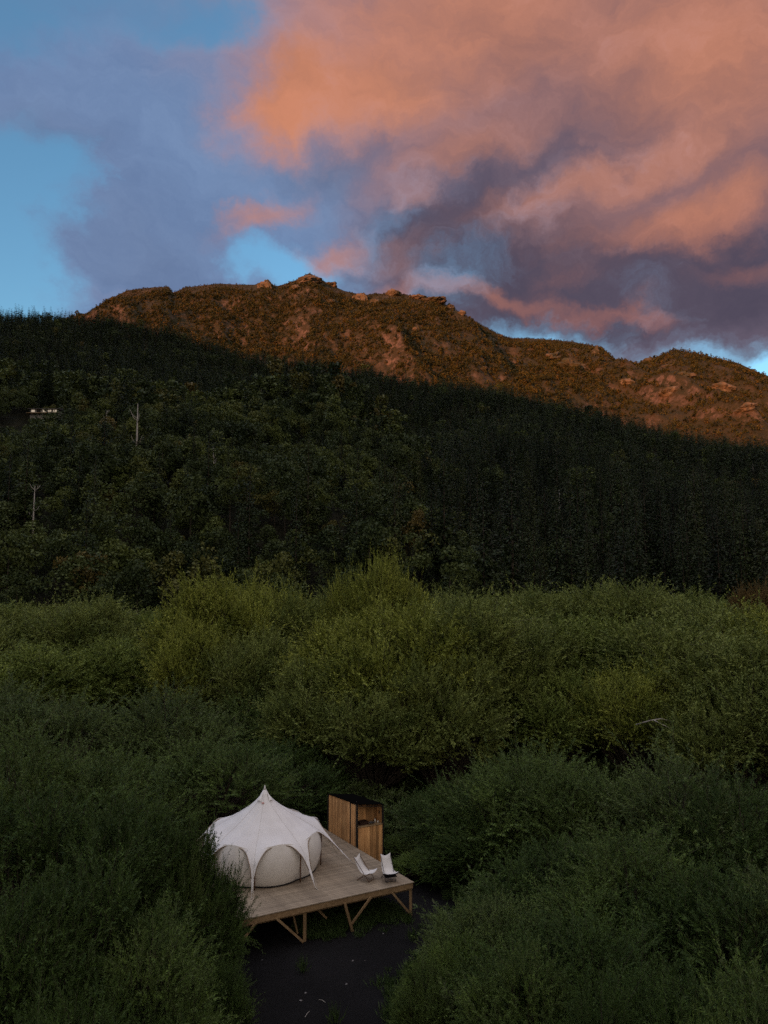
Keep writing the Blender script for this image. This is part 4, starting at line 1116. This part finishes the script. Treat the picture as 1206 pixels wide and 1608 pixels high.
MB().add([(-.04,-.06,ztop(-.12)+.0),(SWd+.05,-.06,ztop(-.12)),(SWd+.05,SL+.05,ztop(SL+.1)),(-.04,SL+.05,ztop(SL+.1)),
          (-.04,-.06,ztop(-.12)+.025),(SWd+.05,-.06,ztop(-.12)+.025),(SWd+.05,SL+.05,ztop(SL+.1)+.025),(-.04,SL+.05,ztop(SL+.1)+.025)],
         [(0,3,2,1),(4,5,6,7),(0,1,5,4),(1,2,6,5),(2,3,7,6),(3,0,4,7)]).build('roof', M['roofblack'], shed)
MB().box(SWd-.045, SWd-.0135, .22, .30, DZ+1.30, DZ+1.42).build('bracket', M['blackmetal'], shed)
for o in shed.children:
    for v in o.data.vertices:
        v.co.y -= .15*v.co.x
        if v.co.z > DZ + 1.6: v.co.z -= .13*v.co.x
def sl(x, y, z):
    y = y - .15*x
    return DC + uv(-.05, 4.6, 0) + Vector((math.cos(SR)*x - math.sin(SR)*y, math.sin(SR)*x + math.cos(SR)*y, z))
CT = DZ + .902
e = empty('storage_crate', sl(.45, .28, CT), SR); tag(e, 'dark brown open crate standing on the shed counter', 'crate')
for (b_, nm) in (((-.22,.22,-.15,.15,0,.015), 'base'), ((-.22,.22,-.15,-.135,.016,.15), 'side_panel'), ((-.22,.22,.135,.15,.016,.15), 'side_panel'), ((-.22,-.205,-.134,.134,.016,.15), 'end_panel'), ((.205,.22,-.134,.134,.016,.15), 'end_panel')):
    MB().box(*b_).build(nm, M['darkbox'], e)
e = empty('wash_basin', sl(.80, .12, CT), SR); tag(e, 'shallow steel wash basin on the shed counter right of the crate', 'basin')
b = MB(); v = []; f = []
for (r_, z) in ((.10,0),(.17,.07),(.175,.075),(.165,.07),(.095,.012),(.0001,.010)):
    for i in range(20): a = i/20*2*math.pi; v.append((r_*math.cos(a)*1.1, r_*math.sin(a)*.8, z))
for j in range(5):
    for i in range(20): f.append((j*20+i, j*20+(i+1)%20, (j+1)*20+(i+1)%20, (j+1)*20+i))
b.add(v, f).build('bowl', M['steel'], e, smooth=True)
for k_, (x, y, h_, r_, mt, lab) in enumerate(((1.05,.22,.20,.035,'white','small pale bottle at the right end of the shed counter'),(1.15,.14,.10,.04,'white','short white mug at the right end of the shed counter'))):
    o = MB().tube([(0,0,0),(0,0,h_*.65),(0,0,h_*.8),(0,0,h_)], [r_, r_, r_*(.5 if k_ == 0 else 1), r_*(.45 if k_ == 0 else 1)], 14).build('bottle' if k_ == 0 else 'mug', M[mt], None, smooth=True, loc=sl(x, y, CT))
    tag(o, lab, 'bottle' if k_ == 0 else 'mug')
b = MB(); v = []; f = []
for i in range(7):
    for j in range(6): v.append((.0 + i*.03, -.012 + .012*math.sin(i*1.9), -j*.09))
for i in range(6):
    for j in range(5): f.append((i*6+j, i*6+j+1, (i+1)*6+j+1, (i+1)*6+j))
o = b.add(v, f).build('hanging_towel', M['towel'], None, smooth=True, loc=sl(.13, .57, DZ+1.88), rot=(0,0,SR)); o.modifiers.new('thickness','SOLIDIFY').thickness = .01
tag(o, 'pale towel hanging on the back boards of the shed alcove', 'towel')

# ---------------------------------------------------------------- ground litter, grass, undergrowth
sr = random.Random(12)
stm = [rock_mesh(s, .55) for s in (11, 12)]
for m_ in stm: m_.materials.clear(); m_.materials.append(M['stone'])
for k_ in range(14):
    yy_ = sr.uniform(22.5, 29.5); xx = sr.uniform(-5.2 + (yy_-23)*.1, .6 + max(0, yy_-26)*.5)
    s_ = sr.uniform(.012, .034)
    tag(link('stone', stm[k_ % 2], None, None, (xx, yy_, .004+s_*.3), (0,0,sr.uniform(0,6)), (s_*1.4, s_, s_)), 'small pale stone lying on the dark sand in front of the deck', 'stone', 'stones on the sand')
for k_ in range(3):
    yy_ = sr.uniform(23, 28); xx = sr.uniform(-4.5, .3); a = sr.uniform(0, 3.14); l_ = sr.uniform(.08, .2)
    tag(link('fallen_stick', MB().tube([(-l_*math.cos(a), -l_*math.sin(a), .02), (0, .03, .035), (l_*math.cos(a), l_*math.sin(a), .02)], [.006,.009,.004], 5).mesh('fallen_stick'), M['deadwood'], None, (xx, yy_, .004)),
        'thin pale stick lying on the dark sand in front of the deck', 'stick', 'sticks on the sand')
def tuft(seed, n, h, lean):
    g = np.random.default_rng(seed)
    P = np.zeros((n, 3)); P[:, :2] = g.normal(size=(n, 2))*.10
    D = unit(np.stack([g.normal(size=n)*lean, g.normal(size=n)*lean, np.ones(n)], 1))
    V, F = rhombs(P, D, g.normal(size=(n,3)), h*g.uniform(.5, 1.1, n), np.full(n, .022))
    return npmesh('tuft', V, F, mats=[M['grassblade']])
T1 = tuft(1, 60, .65, .35); T2 = tuft(2, 40, .35, .5)
from math import floor
def inside(x, y):
    c = False; j = len(cb)-1
    for i in range(len(cb)):
        if (cb[i][1] > y) != (cb[j][1] > y) and x < (cb[j][0]-cb[i][0])*(y-cb[i][1])/(cb[j][1]-cb[i][1]) + cb[i][0]: c = not c
        j = i
    return c
gp_ = []
for _ in range(15000):
    x = sr.uniform(-22, 24); y = sr.uniform(14, 50)
    if inside(x, y) and sr.random() > .01: continue
    gp_.append((x, y, 0))
gp_ = np.array(gp_)
scatter('grass', gp_, np.repeat(rng.uniform(.5, 1.25, len(gp_))[:, None], 3, 1), rng.uniform(0, 6.28, len(gp_)), T1, 'green grass growing round the edge of the dark sand clearing', 'grass')
# grass creeping in under the deck and at the sand's margin
gp2 = []
for _ in range(420):
    u = sr.uniform(.3, 4.6); v = sr.gauss(.7, .5); p = DC + uv(u, v); gp2.append((p.x, p.y, 0))
for _ in range(2600):
    i = sr.randrange(2, len(cb)-3); q = sr.random(); x = cb[i][0]*(1-q) + cb[i+1][0]*q + sr.gauss(.0, .45); y = cb[i][1]*(1-q) + cb[i+1][1]*q + sr.gauss(0, .45); gp2.append((x, y, 0))
gp2 = np.array(gp2)
scatter('low_grass', gp2, np.repeat(rng.uniform(.4, 1.1, len(gp2))[:, None], 3, 1), rng.uniform(0, 6.28, len(gp2)), T2, 'short grass at the margin of the sand and under the deck front', 'grass')
# low scrub filling the floor of the thicket
def spaced_pts(n, x0, x1, y0, y1, ok):
    return np.array([(x, y, 0) for x, y in ((sr.uniform(x0, x1), sr.uniform(y0, y1)) for _ in range(n)) if ok(x, y)])
US = willow_mesh('undergrowth', 1.0, 1.3, 26, 6, 16, .20, .04, .5, seed=77, lumps=5)
up = spaced_pts(1500, -40, 45, 17, 75, lambda x, y: not inside(x, y) and abs(x/y) < .75)
scatter('undergrowth', up, np.stack([rng.uniform(.8, 2.0, len(up)), rng.uniform(.8, 2.0, len(up)), rng.uniform(.7, 1.6, len(up))], 1), rng.uniform(0, 6.28, len(up)), US[0], 'low leafy undergrowth filling the ground between the willows', 'undergrowth')
